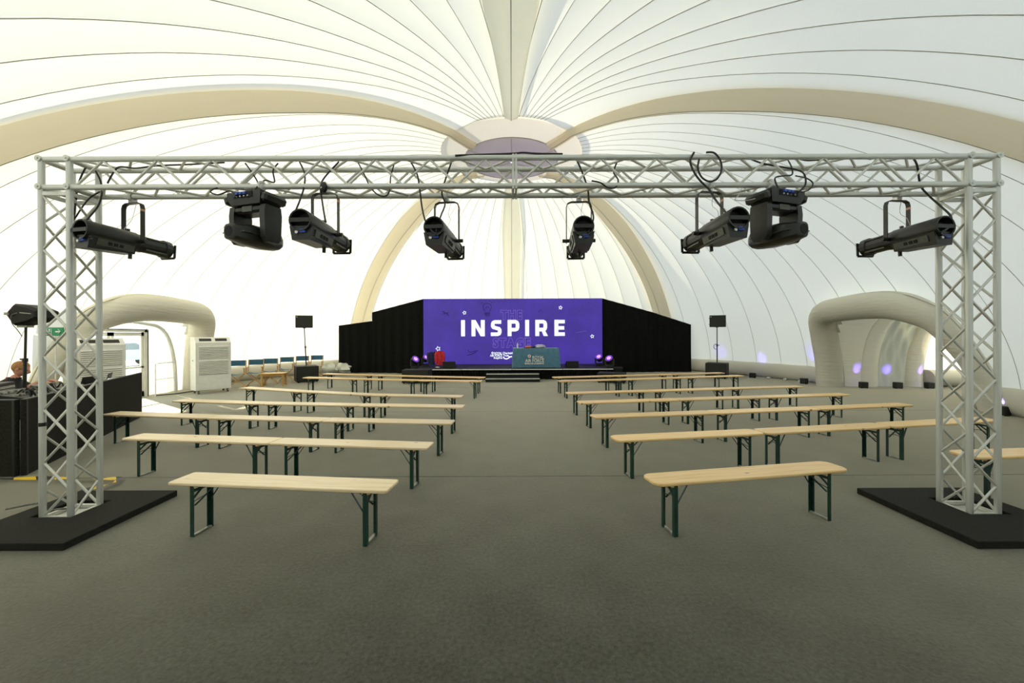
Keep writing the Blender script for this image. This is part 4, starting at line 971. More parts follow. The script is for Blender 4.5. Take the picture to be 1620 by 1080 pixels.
def wedge(x, y, rz, label):
    o = empty('stage_monitor', (x, y, SH), rz, label, 'speaker', 'floor monitors on the stage')
    MB().prism([(-0.19, 0), (0.19, 0), (0.19, 0.12), (0.02, 0.26), (-0.19, 0.26)], 'x', -0.24, 0.24).build('cabinet', 'black_wood', o, smooth=0)
    a = Vector((0, 0.19, 0.12)); b_ = Vector((0, 0.02, 0.26)); mid = (a+b_)/2+Vector((0, 0.006, 0.006))
    MB().bar(tuple(mid-Vector((0.22, 0, 0))), tuple(mid+Vector((0.22, 0, 0))), 0.19, 0.01, up=(0, 0.6, 0.75)).build('grille', 'grille', o)
    MB().box((0.0, -0.192, 0.13), (0.1, 0.005, 0.05)).build('handle_recess', 'dark_hole', o)
wedge(-2.54, 16.1, 0, 'black wedge monitor beside the chair with the red jacket on the stage')
wedge(2.42, 16.1, 0, 'black wedge monitor right of the table on the stage')

# chair with jackets on the stage
ch = empty('stage_chair', (-3.06, 16.6, SH), 0.2, 'black chair on the stage with jackets hung on it', 'chair')
MB().bevbox((0, 0, 0.36), (0.44, 0.42, 0.05), 0.02).build('seat', 'black_cloth', ch); MB().bevbox((0, 0.21, 0.52), (0.42, 0.04, 0.22), 0.015).build('backrest', 'black_cloth', ch)
for sx in (-1, 1):
    MB().tube([(sx*0.20, -0.19, 0), (sx*0.20, -0.17, 0.35)], 0.012, 8).build('leg', 'black_metal', ch)
    MB().tube([(sx*0.20, 0.24, 0), (sx*0.20, 0.20, 0.35), (sx*0.20, 0.22, 0.62)], 0.012, 8).build('leg', 'black_metal', ch)
def jacket(x, y, z, wd, h, material, label, sd_):
    rnd = random.Random(sd_); m = MB()
    def body(s_):
        def fn(u, v):
            t = (u-0.5)*PI; sh = 1-0.35*abs(2*u-1)**3*(v > 0.7)
            return Vector((wd/2*math.sin(t)*(1.05-0.15*v)*sh, s_*(0.09*math.cos(t)*(1.1-0.3*v)+0.015*math.sin(u*18+v*5)), h*v-0.04*abs(2*u-1)*(v > 0.8)))
        return fn
    m.grid(body(-1), 14, 8); m.grid(body(1), 14, 8)
    o = empty('jacket', (x, y, z), 0.2, label, 'jacket', 'jackets on the stage chair'); m.build('body', material, o, smooth=70)
    for s in (-1, 1): MB().tube(spline([(s*wd*0.40, 0, h*0.9), (s*wd*0.52, -0.05, h*0.6), (s*wd*0.48, -0.08, h*0.2)], 5), [0.07]*5+[0.06]*6, 8).build('sleeve', material, o, smooth=70)
jacket(-2.97, 16.36, SH+0.10, 0.29, 0.58, 'red_cloth', 'red jacket draped over the chair on the stage', 1)
jacket(-3.32, 16.40, SH+0.12, 0.26, 0.52, 'navy_cloth', 'dark blue jacket beside the red one on the stage chair', 2)
lump('paper_cup', (-3.03, 16.2, SH), (0.09, 0.05, 0.02), 'white_plastic', 'small white paper lying on the stage under the chair', 'paper', None, 5)

# floor subs in front of the stage
def sub(x, y, rz, w_, d_, h_, label, ports=True):
    o = empty('subwoofer', (x, y, 0), rz, label, 'speaker', 'black subwoofer boxes')
    MB().bevbox((0, 0, h_/2+0.02), (w_, d_, h_-0.04), 0.012).build('cabinet', 'black_wood', o)
    MB().box((0, -d_/2-0.004, h_/2+0.02), (w_-0.06, 0.012, h_-0.10)).build('grille', 'grille', o)
    for sx in (-1, 1):
        MB().box((sx*(w_/2+0.002), 0, h_*0.6), (0.008, 0.12, 0.06)).build('handle_recess', 'dark_hole', o)
        for sy in (-1, 1): MB().cyl((sx*(w_/2-0.06), sy*(d_/2-0.06), 0), (sx*(w_/2-0.06), sy*(d_/2-0.06), 0.045), 0.025, 8).build('foot', 'black_rubber', o)
    return o
sub(-3.45, 14.48, 0.0, 0.98, 0.55, 0.50, 'black subwoofer on the floor in front of the left end of the stage')
sub(3.62, 14.45, -0.35, 0.98, 0.6, 0.36, 'low black subwoofer on the floor in front of the right end of the stage')
sl = sub(-7.78, 15.05, 0.62, 0.74, 0.74, 0.60, 'black subwoofer carrying the pole speaker beside the director chairs')
sr = sub(8.16, 15.85, -0.62, 0.74, 0.74, 0.60, 'black subwoofer carrying the pole speaker right of the stage')
def pole_speaker(x, y, z, hgt, rz, label, plabel, lean=0.0, ring=0.0):
    o = empty('speaker_pole', (x, y, z), rz, plabel, 'speaker pole')
    MB().cyl((0, 0, 0), (lean*0.5, 0, hgt*0.5), 0.022, 10).build('lower_tube', 'black_metal', o); MB().cyl((lean*0.5, 0, hgt*0.48), (lean, 0, hgt), 0.017, 10).build('upper_tube', 'black_metal', o)
    MB().cyl((lean*0.5, 0, hgt*0.46), (lean*0.5, 0, hgt*0.52), 0.032, 10).build('collar', 'black_metal', o)
    MB().tube([(lean*0.5, 0, hgt*0.49), (lean*0.5+0.09, -0.02, hgt*0.49)], 0.012, 6).build('locking_knob', 'black_metal', o)
    if ring: MB().tube([(-0.05+0.07*math.cos(t), -0.03, hgt*0.45+0.10*math.sin(t)) for t in [i*2*PI/14 for i in range(12)]], 0.012, 6).build('cable_coil', 'cable_black', o)
    M = Matrix.Rotation(rz, 3, 'Z') @ Vector((lean, 0, 0))
    s = empty('loudspeaker', (x+M.x, y+M.y, z+hgt), rz, label, 'speaker', 'loudspeakers on poles')
    poly = [(-0.29, -0.19), (0.29, -0.19), (0.22, 0.17), (-0.22, 0.17)]
    MB().prism(poly, 'z', 0.0, 0.46).build('cabinet', 'black_wood', s, smooth=0)
    MB().box((0, -0.195, 0.23), (0.55, 0.012, 0.43)).build('grille', 'grille', s)
    MB().box((-0.24, -0.203, 0.40), (0.03, 0.004, 0.02)).build('badge', 'sign_white', s)
    for sx in (-1, 1):
        for zz in (0.11, 0.35): MB().box((sx*0.262, 0.0, zz), (0.03, 0.12, 0.05), Matrix.Rotation(-sx*0.19, 3, 'Z')).build('handle', 'gear_light', s)
    MB().cyl((0, 0, -0.02), (0, 0, 0.0), 0.05, 12).build('pole_cup', 'black_metal', s)
pole_speaker(-7.78, 15.05, 0.60, 1.43, 0.45, 'black loudspeaker on a pole above the director chairs', 'thin black speaker pole standing on the left subwoofer', -0.06)
pole_speaker(8.16, 15.85, 0.60, 1.42, -0.35, 'black loudspeaker on a pole right of the stage', 'thin black speaker pole standing on the right subwoofer', 0.0, 1)

# ------------------------------------------------------------------ portable air conditioners
def aircon(x, y, rz, label):
    o = empty('air_conditioner', (x, y, 0), rz, label, 'air conditioner', 'white portable air conditioners')
    W, D, H = 0.90, 0.52, 1.70
    MB().prism([(-D/2, 0.11), (D/2, 0.11), (D/2, H), (-D/2+0.12, H), (-D/2, H-0.16)], 'x', -W/2, W/2).build('casing', 'offwhite_metal', o, smooth=0)
    dv = Vector((0, 0.12, 0.16)).normalized()
    for sx in (-1, 1):
        c = Vector((sx*0.20, -D/2+0.06, H-0.08))+Vector((0, -0.8, 0.6))*0.004
        v = MB().bar(tuple(c-dv*0.045), tuple(c+dv*0.045), 0.30, 0.012, up=(0, -0.8, 0.6)).build('outlet', 'vent_dark', o)
    m = MB().box((0, -D/2-0.004, 1.02), (W-0.10, 0.012, 0.84)).build('intake_panel', 'offwhite_metal', o)
    for k in range(17):
        z = 1.40-k*0.047-(0.05 if k > 7 else 0)
        MB().box((0, -D/2-0.018, z), (W-0.16, 0.022, 0.024), Matrix.Rotation(0.5, 3, 'X')).build('louvre', 'offwhite_metal', m, smooth=0)
        MB().box((0, -D/2-0.0115, z-0.02), (W-0.16, 0.004, 0.010)).build('louvre_gap', 'gear_light', m, smooth=0)
    MB().box((0, -D/2-0.003, 0.36), (W-0.06, 0.008, 0.42)).build('lower_panel', 'offwhite_metal', o)
    MB().box((-W/2-0.004, 0, 1.0), (0.01, 0.06, 0.03)).build('side_catch', 'gear_grey', o)
    for sx in (-1, 1):
        for sy in (-1, 1):
            cs = MB(); cs.box((sx*(W/2-0.08), sy*(D/2-0.07), 0.10), (0.05, 0.05, 0.03)); cs.cyl((sx*(W/2-0.08)-0.018, sy*(D/2-0.07)-0.02, 0.045), (sx*(W/2-0.08)+0.018, sy*(D/2-0.07)-0.02, 0.045), 0.045, 14)
            cs.build('castor', 'gear_grey', o)
aircon(-9.30, 12.30, 0.92, 'white portable air conditioner standing beside the director chairs')
aircon(-9.86, 9.42, 1.22, 'white portable air conditioner half hidden behind the left truss tower')

# ------------------------------------------------------------------ director chairs and low table
def director_chair():
    o = empty('director_chair', (0, 0, 0)); w2 = 0.225
    for sy in (-1, 1):
        for sx in (-1, 1): MB().bar((sx*w2, sy*0.17, 0.02), (-sx*w2, sy*0.17+0.02*sx, 0.45), 0.022, 0.035, up=(0, 1, 0)).build('leg', 'teak', o, smooth=0)
    for sx in (-1, 1):
        MB().box((sx*w2, 0, 0.015), (0.03, 0.44, 0.03)).build('foot_rail', 'teak', o); MB().box((sx*w2, 0, 0.455), (0.03, 0.44, 0.03)).build('seat_rail', 'teak', o)
        for sy in (-1, 1): MB().box((sx*w2, sy*0.15, 0.55), (0.025, 0.03, 0.18)).build('arm_post', 'teak', o)
        MB().box((sx*w2, 0, 0.645), (0.045, 0.46, 0.02)).build('armrest', 'teak', o)
        MB().bar((sx*w2, 0.19, 0.62), (sx*w2, 0.24, 0.90), 0.025, 0.03).build('back_post', 'teak', o)
    MB().grid(lambda u, v: Vector((-w2+2*w2*u, -0.2+0.4*v, 0.46-0.045*math.sin(PI*u))), 10, 4).build('seat', 'teal_canvas', o, smooth=60)
    b = MB(); b.grid(lambda u, v: Vector((-w2-0.02+(2*w2+0.04)*u, 0.205+0.035*v-0.01+0.04*math.sin(PI*u), 0.705+0.19*v)), 10, 3); b.grid(lambda u, v: Vector((w2+0.02-(2*w2+0.04)*u, 0.225+0.035*v-0.01+0.04*math.sin(PI*u), 0.705+0.19*v)), 10, 3)
    b.build('back_canvas', 'teal_canvas', o, smooth=60)
    return o
dproto = director_chair()
DCH = [(-9.30, 13.45, 0.45, 'director chair with blue canvas next to the air conditioner'),
       (-9.02, 13.98, 0.42, 'director chair with blue canvas second from the air conditioner'),
       (-8.82, 14.52, 0.50, 'director chair with blue canvas directly behind the low wooden table'),
       (-8.74, 15.42, 0.40, 'director chair with blue canvas right of the low table, before the gap'),
       (-8.55, 16.18, 0.35, 'director chair with blue canvas behind the speaker pole'),
       (-8.22, 16.72, 0.30, 'director chair with blue canvas farthest from the air conditioner')]
for k, (x, y, rz, lab) in enumerate(DCH):
    o = dproto if k == 0 else copy_tree(dproto)
    o.location = (x, y, 0); o.rotation_euler = (0, 0, rz); tag(o, lab, 'chair', 'director chairs along the left wall')
lt = empty('low_table', (-8.28, 13.85, 0), 0.30, 'low square wooden table in front of the director chairs', 'table')
MB().bevbox((0, 0, 0.43), (0.74, 0.5, 0.035), 0.006).build('table_top', 'teak', lt)
for sx in (-1, 1):
    for sy in (-1, 1): MB().box((sx*0.32, sy*0.2, 0.207), (0.06, 0.06, 0.414)).build('leg', 'teak', lt)
for sy in (-1, 1): MB().box((0, sy*0.2, 0.38), (0.6, 0.025, 0.06)).build('apron', 'teak', lt)
for k, (dx, dy, r_) in enumerate(((-7.95, 17.25, 0.25), (-7.45, 17.55, 0.3))):  # draped fabric at the wall foot, modelled as slumped lumps
    lump('fabric_bag', (dx, dy, 0), (0.34, 0.24, 0.27), 'loose_fabric', ['grey slumped fabric bag on the floor by the wall behind the left subwoofer', 'grey slumped fabric bag on the floor nearest the left drape'][k], 'bag', 'grey bags by the left wall', 11+k, rough=0.3)

# white crowd rail beside the door
br = empty('low_rail', (-10.15, 11.45, 0), 0.0, 'thin white rail standing beside the glazed door', 'rail')
MB().tube([(0, -0.12, 0), (0, -0.12, 0.94), (0, 0.0, 0.96), (0.02, 0.42, 0.96), (0.03, 0.5, 0.94), (0.03, 0.5, 0)], 0.014, 8).build('hoop', 'white_plastic', br)
MB().tube([(0, -0.12, 0.5), (0.03, 0.5, 0.5)], 0.01, 8).build('mid_bar', 'white_plastic', br)
cable([(-10.3, 11.5, 0.03), (-10.05, 11.9, 0.02), (-9.95, 12.4, 0.02), (-9.75, 12.75, 0.02), (-9.7, 13.1, 0.02)], 0.016, 'dark hose lying along the foot of the left wall', group='floor hoses')

# ------------------------------------------------------------------ barrier tape on the floor
pts = [(-7.2, 4.86, 0.006), (-6.6, 4.83, 0.02), (-6.2, 4.81, 0.012), (-5.6, 4.805, 0.02), (-5.1, 4.80, 0.01), (-4.78, 4.80, 0.015), (-4.70, 4.77, 0.02), (-4.66, 4.66, 0.015), (-4.70, 4.54, 0.02), (-4.80, 4.42, 0.01)]
q = spline(pts, 8); m = MB(); vs = []; c = Vector((-5.6, 4.8, 0))
for k, p in enumerate(q):
    d = (q[min(k+1, len(q)-1)]-q[max(k-1, 0)]).normalized(); s_ = Vector((-d.y, d.x, 0)); tw = 0.35*math.sin(k*0.35)
    e = s_*math.cos(tw)*0.03+Vector((0, 0, 1))*math.sin(tw)*0.03
    b0 = Vector((0, 0, 0.02)); vs += [p-e-c+b0, p+e-c+b0, p+e-c+b0-Vector((0, 0, 0.002)), p-e-c+b0-Vector((0, 0, 0.002))]
fs = [f for k in range(len(q)-1) for f in ((4*k, 4*k+1, 4*k+5, 4*k+4), (4*k+3, 4*k+7, 4*k+6, 4*k+2), (4*k, 4*k+4, 4*k+7, 4*k+3), (4*k+1, 4*k+2, 4*k+6, 4*k+5))]
o = m.add(vs, fs).build('hazard_tape', 'hazard_stripe', smooth=50); o.location = c; tag(o, 'twisted yellow and black hazard tape on the floor behind the left truss tower', 'tape')
cable([(-4.9, 3.85, 0.08), (-4.65, 3.95, 0.10), (-4.5, 3.80, 0.075), (-4.38, 3.85, 0.08), (-4.30, 3.93, 0.05)], 0.010, 'grey cable lying over the left ballast plate into the tower foot', group='floor cables', material='gear_grey')

# ------------------------------------------------------------------ uplights along the right wall
def uplight(x, y, rz, label, aim):
    o = empty('uplight', (x, y, 0), rz, label, 'uplight', 'small black uplights along the right wall')
    MB().bevbox((0, 0, 0.105), (0.20, 0.16, 0.19), 0.012).build('case', 'black_metal', o)
    MB().box((0, 0.084, 0.14), (0.15, 0.008, 0.09)).build('lens', 'uplight_lens', o)
    for sx in (-1, 1): MB().box((sx*0.08, 0, 0.006), (0.03, 0.12, 0.012)).build('foot', 'black_rubber', o)
    ld = bpy.data.lights.new('uplight_beam', 'SPOT'); ld.energy = 34; ld.color = (0.22, 0.14, 1.0); ld.spot_size = math.radians(34); ld.spot_blend = 0.8; ld.shadow_soft_size = 0.03
    lo = bpy.data.objects.new('uplight_beam', ld); C.objects.link(lo); lo.parent = o; lo.location = (0, 0.01, 0.24)
    d = Matrix.Rotation(-rz, 3, 'Z') @ (Vector(aim)-Vector((x, y, 0.24))); lo.rotation_euler = d.to_track_quat('-Z', 'Y').to_euler()
uplight(8.62, 16.9, -0.7, 'black uplight hidden behind the right subwoofer', (9.1, 17.5, 0.8))
uplight(9.54, 15.80, -0.9, 'small black uplight on the floor just right of the subwoofer', (10.1, 16.1, 0.75))
uplight(10.16, 13.86, -1.2, 'small black uplight against the left leg of the right tunnel mouth', (10.5, 14.05, 0.8))
uplight(11.22, 12.72, -0.1, 'small black uplight inside the right tunnel before the first arch', (11.3, 13.0, 0.52))
uplight(12.22, 12.62, -0.1, 'small black uplight inside the right tunnel under the loose lining', (12.3, 13.0, 0.5))
uplight(13.20, 12.60, -0.1, 'small black uplight inside the right tunnel by the tan arch', (13.3, 13.0, 0.6))
uplight(10.40, 8.45, -1.5, 'small black uplight beside the right truss tower at the wall foot', (10.9, 8.45, 1.0))
for k, (px, py) in enumerate(((1215.5, 599), (1241.5, 601.5), (1265.5, 604.5))):
    y = 1102.5/(py+0.0035*(px-810)-529); x = (px-810)/630*y
    lump('paper_scrap', (x, y, 0), (0.07, 0.05, 0.04), 'white_plastic', ['crumpled white paper scrap by the right wall, nearest the stage', 'crumpled white paper scrap by the right wall, middle of three', 'crumpled white paper scrap by the right wall, nearest the tunnel'][k], 'paper', 'white scraps along the right wall', 30+k, rough=0.4)

# ------------------------------------------------------------------ technicians' corner on the left
A = Vector((-6.14, 5.0, 0)); B = Vector((-8.03, 8.60, 0)); d = (B-A).normalized(); nrm = Vector((-d.y, d.x, 0))
if nrm.x > 0: nrm = -nrm
def screen_panel(a, b_, h, label):
    dd = (b_-a); L = dd.length; o = empty('partition_panel', a, math.atan2(dd.y, dd.x), label, 'partition', 'dark partition panels round the control desk')
    MB().bevbox((L/2, 0, h/2), (L, 0.05, h), 0.006).build('board', 'charcoal_carpet', o)
    MB().box((L/2, 0, h+0.004), (L, 0.054, 0.012)).build('cap_strip', 'gear_dark', o)
    for x in (0.02, L-0.02): MB().box((x, 0, h/2), (0.03, 0.058, h)).build('edge_post', 'black_metal', o)
screen_panel(A, B, 0.95, 'long dark carpeted partition slanting back behind the left truss tower')
screen_panel(Vector((-8.3, 4.98, 0)), Vector((-6.19, 4.98, 0)), 0.95, 'black partition at the left edge of the picture facing the camera')
def on(s, t, z=0): p = A+d*s+nrm*t; return Vector((p.x, p.y, z))
ang = math.atan2(d.y, d.x)
def desk(s, t, L, lab):
    c = on(s, t); o = empty('trestle_table', c, ang, lab, 'table', 'control desk tables')
    MB().bevbox((0, 0, 0.76), (L, 0.68, 0.03), 0.005).build('table_top', 'black_wood', o)
    for sx in (-1, 1):
        for sy in (-1, 1): MB().cyl((sx*(L/2-0.08), sy*0.28, 0), (sx*(L/2-0.08), sy*0.28, 0.745), 0.018, 8).build('leg', 'black_metal', o)
desk(1.5, 0.42, 1.8, 'black trestle table of the control desk nearest the camera'); desk(3.22, 0.42, 1.55, 'black trestle table of the control desk nearest the door')
def console(s, t, w_, dp, label, material='gear_dark', tilt=0.18, z=0.775, nf=12):
    c = on(s, t, z); o = empty('mixing_console', c, ang, label, 'mixer', 'control desk equipment')
    MB().prism([(-dp/2, 0), (dp/2, 0), (dp/2, 0.16+tilt*0.3), (-dp/2, 0.10)], 'x', -w_/2, w_/2).build('body', material, o, smooth=0)
    for k in range(nf):
        x = -w_/2+w_*(k+0.5)/nf
        for j in range(3):
            y = -dp*0.35+j*dp*0.3; zz = 0.10+(y+dp/2)/dp*(0.06+tilt*0.3)
            MB().box((x, y, zz+0.012), (0.022, 0.035, 0.03)).build('fader', 'gear_light' if (k+j) % 3 else 'gear_grey', o)
    return o
console(0.96, 0.40, 0.62, 0.5, 'dark mixing console at the near end of the control desk')
console(1.98, 0.42, 0.6, 0.45, 'grey lighting console in the middle of the control desk', 'gear_grey')
def laptop(s, t, rz, label, z=0.775):
    o = empty('laptop', on(s, t, z), ang+rz, label, 'laptop', 'laptops on the control desk')
    MB().bevbox((0, 0, 0.01), (0.36, 0.25, 0.02), 0.004).build('base', 'gear_dark', o)
    MB().bar((-0.18, 0.125, 0.13), (0.18, 0.125, 0.13), 0.012, 0.23, up=(0, 0.25, 1)).build('lid', 'gear_dark', o)
    MB().box((0, 0, 0.022), (0.32, 0.12, 0.004)).build('keyboard', 'gear_grey', o)
laptop(2.72, 0.45, 2.9, 'dark open laptop on the control desk behind the truss tower'); laptop(3.4, 0.42, 3.3, 'dark open laptop at the far end of the control desk')
def rack(s, t, w_, dp, h, label, material, z=0.775):
    o = empty('equipment_case', on(s, t, z), ang, label, 'equipment case', 'control desk equipment')
    MB().bevbox((0, 0, h/2), (w_, dp, h), 0.01).build('case', material, o)
    for k in range(int(h/0.05)): MB().box((0, -dp/2-0.004, 0.03+k*0.05), (w_-0.05, 0.01, 0.035)).build('rack_unit', 'gear_grey' if k % 2 else 'gear_light', o)
    for sx in (-1, 1): MB().box((sx*(w_/2+0.005), 0, h*0.6), (0.012, 0.1, 0.04)).build('handle', 'steel', o)
rack(0.98, 1.06, 0.55, 0.4, 0.38, 'pale grey equipment rack behind the near mixing console', 'gear_light', 0.75)
rack(1.56, 1.06, 0.5, 0.4, 0.30, 'dark equipment rack behind the lighting console', 'gear_dark', 0.75)
desk2 = empty('trestle_table', on(1.27, 1.06), ang, 'black trestle table behind the mixing consoles', 'table', 'control desk tables')
MB().bevbox((0, 0, 0.735), (1.1, 0.5, 0.03), 0.005).build('table_top', 'black_wood', desk2)
for sx in (-1, 1):
    for sy in (-1, 1): MB().cyl((sx*0.48, sy*0.2, 0), (sx*0.48, sy*0.2, 0.72), 0.018, 8).build('leg', 'black_metal', desk2)
for k in range(7):
    s0 = 0.62+k*0.13; rnd = random.Random(50+k)
    cable([on(s0, 0.15, 0.80), on(s0+rnd.uniform(-.1, .1), 0.22, 0.98+rnd.uniform(0, .07)), on(s0+0.15, 0.3, 0.90+rnd.uniform(0, .1)), on(s0+0.25, 0.38, 1.0), on(s0+0.3, 0.5, 0.88)], 0.010,
          'tangled black cable among the mixing consoles on the control desk', group='tangled cables on the control desk')
o = empty('work_lamp', on(3.05, 0.20, 0.775), ang, 'white hand tool lying on the control desk near the far end', 'tool', 'control desk equipment')  # a white hand tool on the desk, gives no light
MB().bar((-0.16, 0, 0.05), (0.12, 0, 0.14), 0.05, 0.03).build('handle', 'white_plastic', o)
MB().box((0, 0, 0.025), (0.12, 0.1, 0.05)).build('foot', 'gear_dark', o)
# loudspeaker of faceted shape on a stand
sp = P(38, 605, 5.95); top = P(41, 515, 5.95)
o = empty('speaker_stand', (sp.x, sp.y, 0.776), 0, 'thin black desk stand carrying the faceted speaker at the far left', 'stand')
hx_ = top.x-sp.x; hz_ = top.z-0.776-0.02
MB().lathe([(0.001, 0), (0.10, 0), (0.095, 0.015), (0.025, 0.025)], 20).build('foot', 'black_metal', o)
MB().cyl((0, 0, 0.01), (hx_*0.55, 0, hz_*0.55), 0.022, 10).build('lower_tube', 'black_metal', o); MB().cyl((hx_*0.53, 0, hz_*0.53), (hx_, 0, hz_), 0.015, 10).build('upper_tube', 'black_metal', o)
MB().cyl((hx_*0.53, 0, hz_*0.53), (hx_*0.57, 0, hz_*0.58), 0.032, 10).build('collar', 'black_metal', o)
MB().bar((hx_*0.55, 0, hz_*0.555), (hx_*0.55-0.07, 0, hz_*0.57), 0.02, 0.02).build('locking_knob', 'black_metal', o)
c = P(53, 497, 5.95); o = empty('faceted_speaker', (c.x, c.y, top.z), 0.0, 'black faceted loudspeaker on a stand at the far left', 'speaker')
hx = 0.26
prof = [(-hx, 0.17), (-0.13, 0.32), (-0.06, 0.315), (0.09, 0.285), (0.24, 0.22), (0.25, 0.12), (0.10, 0.05), (-0.14, 0.0), (-0.17, 0.04)]
m = MB(); n = len(prof); vs = []
for y, sc_ in ((-0.16, 0.82), (-0.11, 1.0), (0.11, 1.0), (0.16, 0.82)):
    for p, q_ in prof: vs.append(((p-0.02)*sc_+0.02, y, 0.16+(q_-0.16)*sc_))
fs = [tuple(range(n)), tuple(reversed(range(3*n, 4*n)))]
for k in range(3):
    for i in range(n): fs.append((k*n+i, (k+1)*n+i, (k+1)*n+(i+1) % n, k*n+(i+1) % n))
m.add(vs, fs).build('cabinet', 'black_wood', o, smooth=20)
MB().box((-0.19, -0.165, 0.17), (0.05, 0.03, 0.04)).build('connector_plate', 'gear_light', o); MB().bar((0.0, -0.165, 0.185), (0.16, -0.165, 0.17), 0.012, 0.012).build('handle_bar', 'gear_light', o)
MB().box((-0.12, 0, -0.012), (0.14, 0.1, 0.03)).build('mount', 'gear_light', o)
cable([P(27, 495, 5.78), P(18, 499, 5.78), P(19, 511, 5.8), P(27, 521, 5.85), P(35, 532, 5.9)], 0.006, 'thin cable looping from the faceted speaker to its stand', group='cables at the control desk', material='gear_grey')

# ------------------------------------------------------------------ exit sign on a post
e = empty('exit_sign', (-9.42, 8.2, 0), 0.05, 'green emergency exit sign with running man and arrow, seen through the left tower', 'exit sign')
zc = P(85, 524.5, 8.2).z
pl = MB().bevbox((0, 0, zc), (0.36, 0.02, 0.175), 0.004).build('sign_plate', 'sign_green', e)
MB().cyl((0, 0.02, 0.0), (0, 0.02, zc), 0.012, 8).build('post', 'white_plastic', e); MB().lathe([(0.001, 0), (0.16, 0), (0.15, 0.02), (0.02, 0.03)], 20).build('foot', 'white_plastic', e)
m = MB(); m.bar((0.03, -0.014, zc), (0.125, -0.014, zc), 0.004, 0.022); m.bar((0.135, -0.014, zc), (0.085, -0.014, zc+0.05), 0.004, 0.022, up=(0, 1, 0)); m.bar((0.135, -0.014, zc), (0.085, -0.014, zc-0.05), 0.004, 0.022, up=(0, 1, 0))
m.build('arrow', 'sign_white', pl, smooth=0)
m = MB()
for a, b_ in (((-0.135, 0.06), (-0.045, 0.06)), ((-0.045, 0.06), (-0.045, -0.065)), ((-0.135, 0.06), (-0.135, -0.065))): m.bar((a[0], -0.013, zc+a[1]), (b_[0], -0.013, zc+b_[1]), 0.004, 0.012, up=(0, 1, 0))
m.build('doorway_mark', 'sign_white', pl, smooth=0)
m = MB(); m.cyl((-0.085, -0.012, zc+0.04), (-0.085, -0.016, zc+0.04), 0.014, 10)
for a, b_ in (((-0.085, 0.025), (-0.10, -0.015)), ((-0.10, -0.015), (-0.07, -0.035)), ((-0.07, -0.035), (-0.08, -0.065)), ((-0.10, -0.015), (-0.125, -0.05)), ((-0.085, 0.02), (-0.06, 0.0)), ((-0.085, 0.02), (-0.115, 0.015))): m.bar((a[0], -0.014, zc+a[1]), (b_[0], -0.014, zc+b_[1]), 0.004, 0.013, up=(0, 1, 0))
m.build('running_man_mark', 'sign_white', pl, smooth=0)

# ------------------------------------------------------------------ technician seated behind the desk
pc = P(33, 584, 6.45)
seat_c = Vector((pc.x-0.15, pc.y-0.08, 0))
o = empty('swivel_chair', seat_c, math.radians(118), 'dark swivel chair behind the control desk', 'chair')
MB().bevbox((0, 0, 0.45), (0.46, 0.46, 0.08), 0.03).build('seat', 'black_cloth', o); MB().bevbox((0, 0.24, 0.72), (0.42, 0.05, 0.36), 0.02).build('backrest', 'black_cloth', o); MB().cyl((0, 0, 0.06), (0, 0, 0.42), 0.03, 10).build('gas_lift', 'black_metal', o)
for k in range(5): MB().bar((0, 0, 0.06), (0.26*math.cos(k*1.2566), 0.26*math.sin(k*1.2566), 0.03), 0.05, 0.03).build('foot', 'black_metal', o)
per = empty('person', (seat_c.x, seat_c.y, 0.0), math.radians(118), 'seated person with short ginger hair and dark top, looking down at the desk', 'person')
# local: facing -y ; pelvis at height 0.52
J = {'pelvis': (0, 0.02, 0.56, 0.15), 'waist': (0, 0.0, 0.72, 0.135), 'chest': (0, -0.05, 0.92, 0.15), 'neck': (0, -0.10, 1.07, 0.058), 'head0': (0, -0.14, 1.13, 0.06),
     'shl': (-0.17, -0.06, 1.00, 0.062), 'ell': (-0.24, -0.22, 0.86, 0.045), 'wrl': (-0.14, -0.42, 1.0, 0.032), 'shr': (0.17, -0.06, 1.00, 0.062), 'elr': (0.24, -0.22, 0.86, 0.045), 'wrr': (0.14, -0.42, 1.0, 0.032),
     'hpl': (-0.10, -0.04, 0.54, 0.09), 'knl': (-0.13, -0.44, 0.52, 0.068), 'anl': (-0.13, -0.42, 0.10, 0.045), 'tol': (-0.13, -0.56, 0.045, 0.038), 'hpr': (0.10, -0.04, 0.54, 0.09), 'knr': (0.13, -0.44, 0.52, 0.068), 'anr': (0.13, -0.42, 0.10, 0.045), 'tor': (0.13, -0.56, 0.045, 0.038)}
ED = [('pelvis', 'waist'), ('waist', 'chest'), ('chest', 'neck'), ('neck', 'head0'), ('chest', 'shl'), ('shl', 'ell'), ('ell', 'wrl'), ('chest', 'shr'), ('shr', 'elr'), ('elr', 'wrr'), ('pelvis', 'hpl'), ('hpl', 'knl'), ('knl', 'anl'), ('anl', 'tol'), ('pelvis', 'hpr'), ('hpr', 'knr'), ('knr', 'anr'), ('anr', 'tor')]
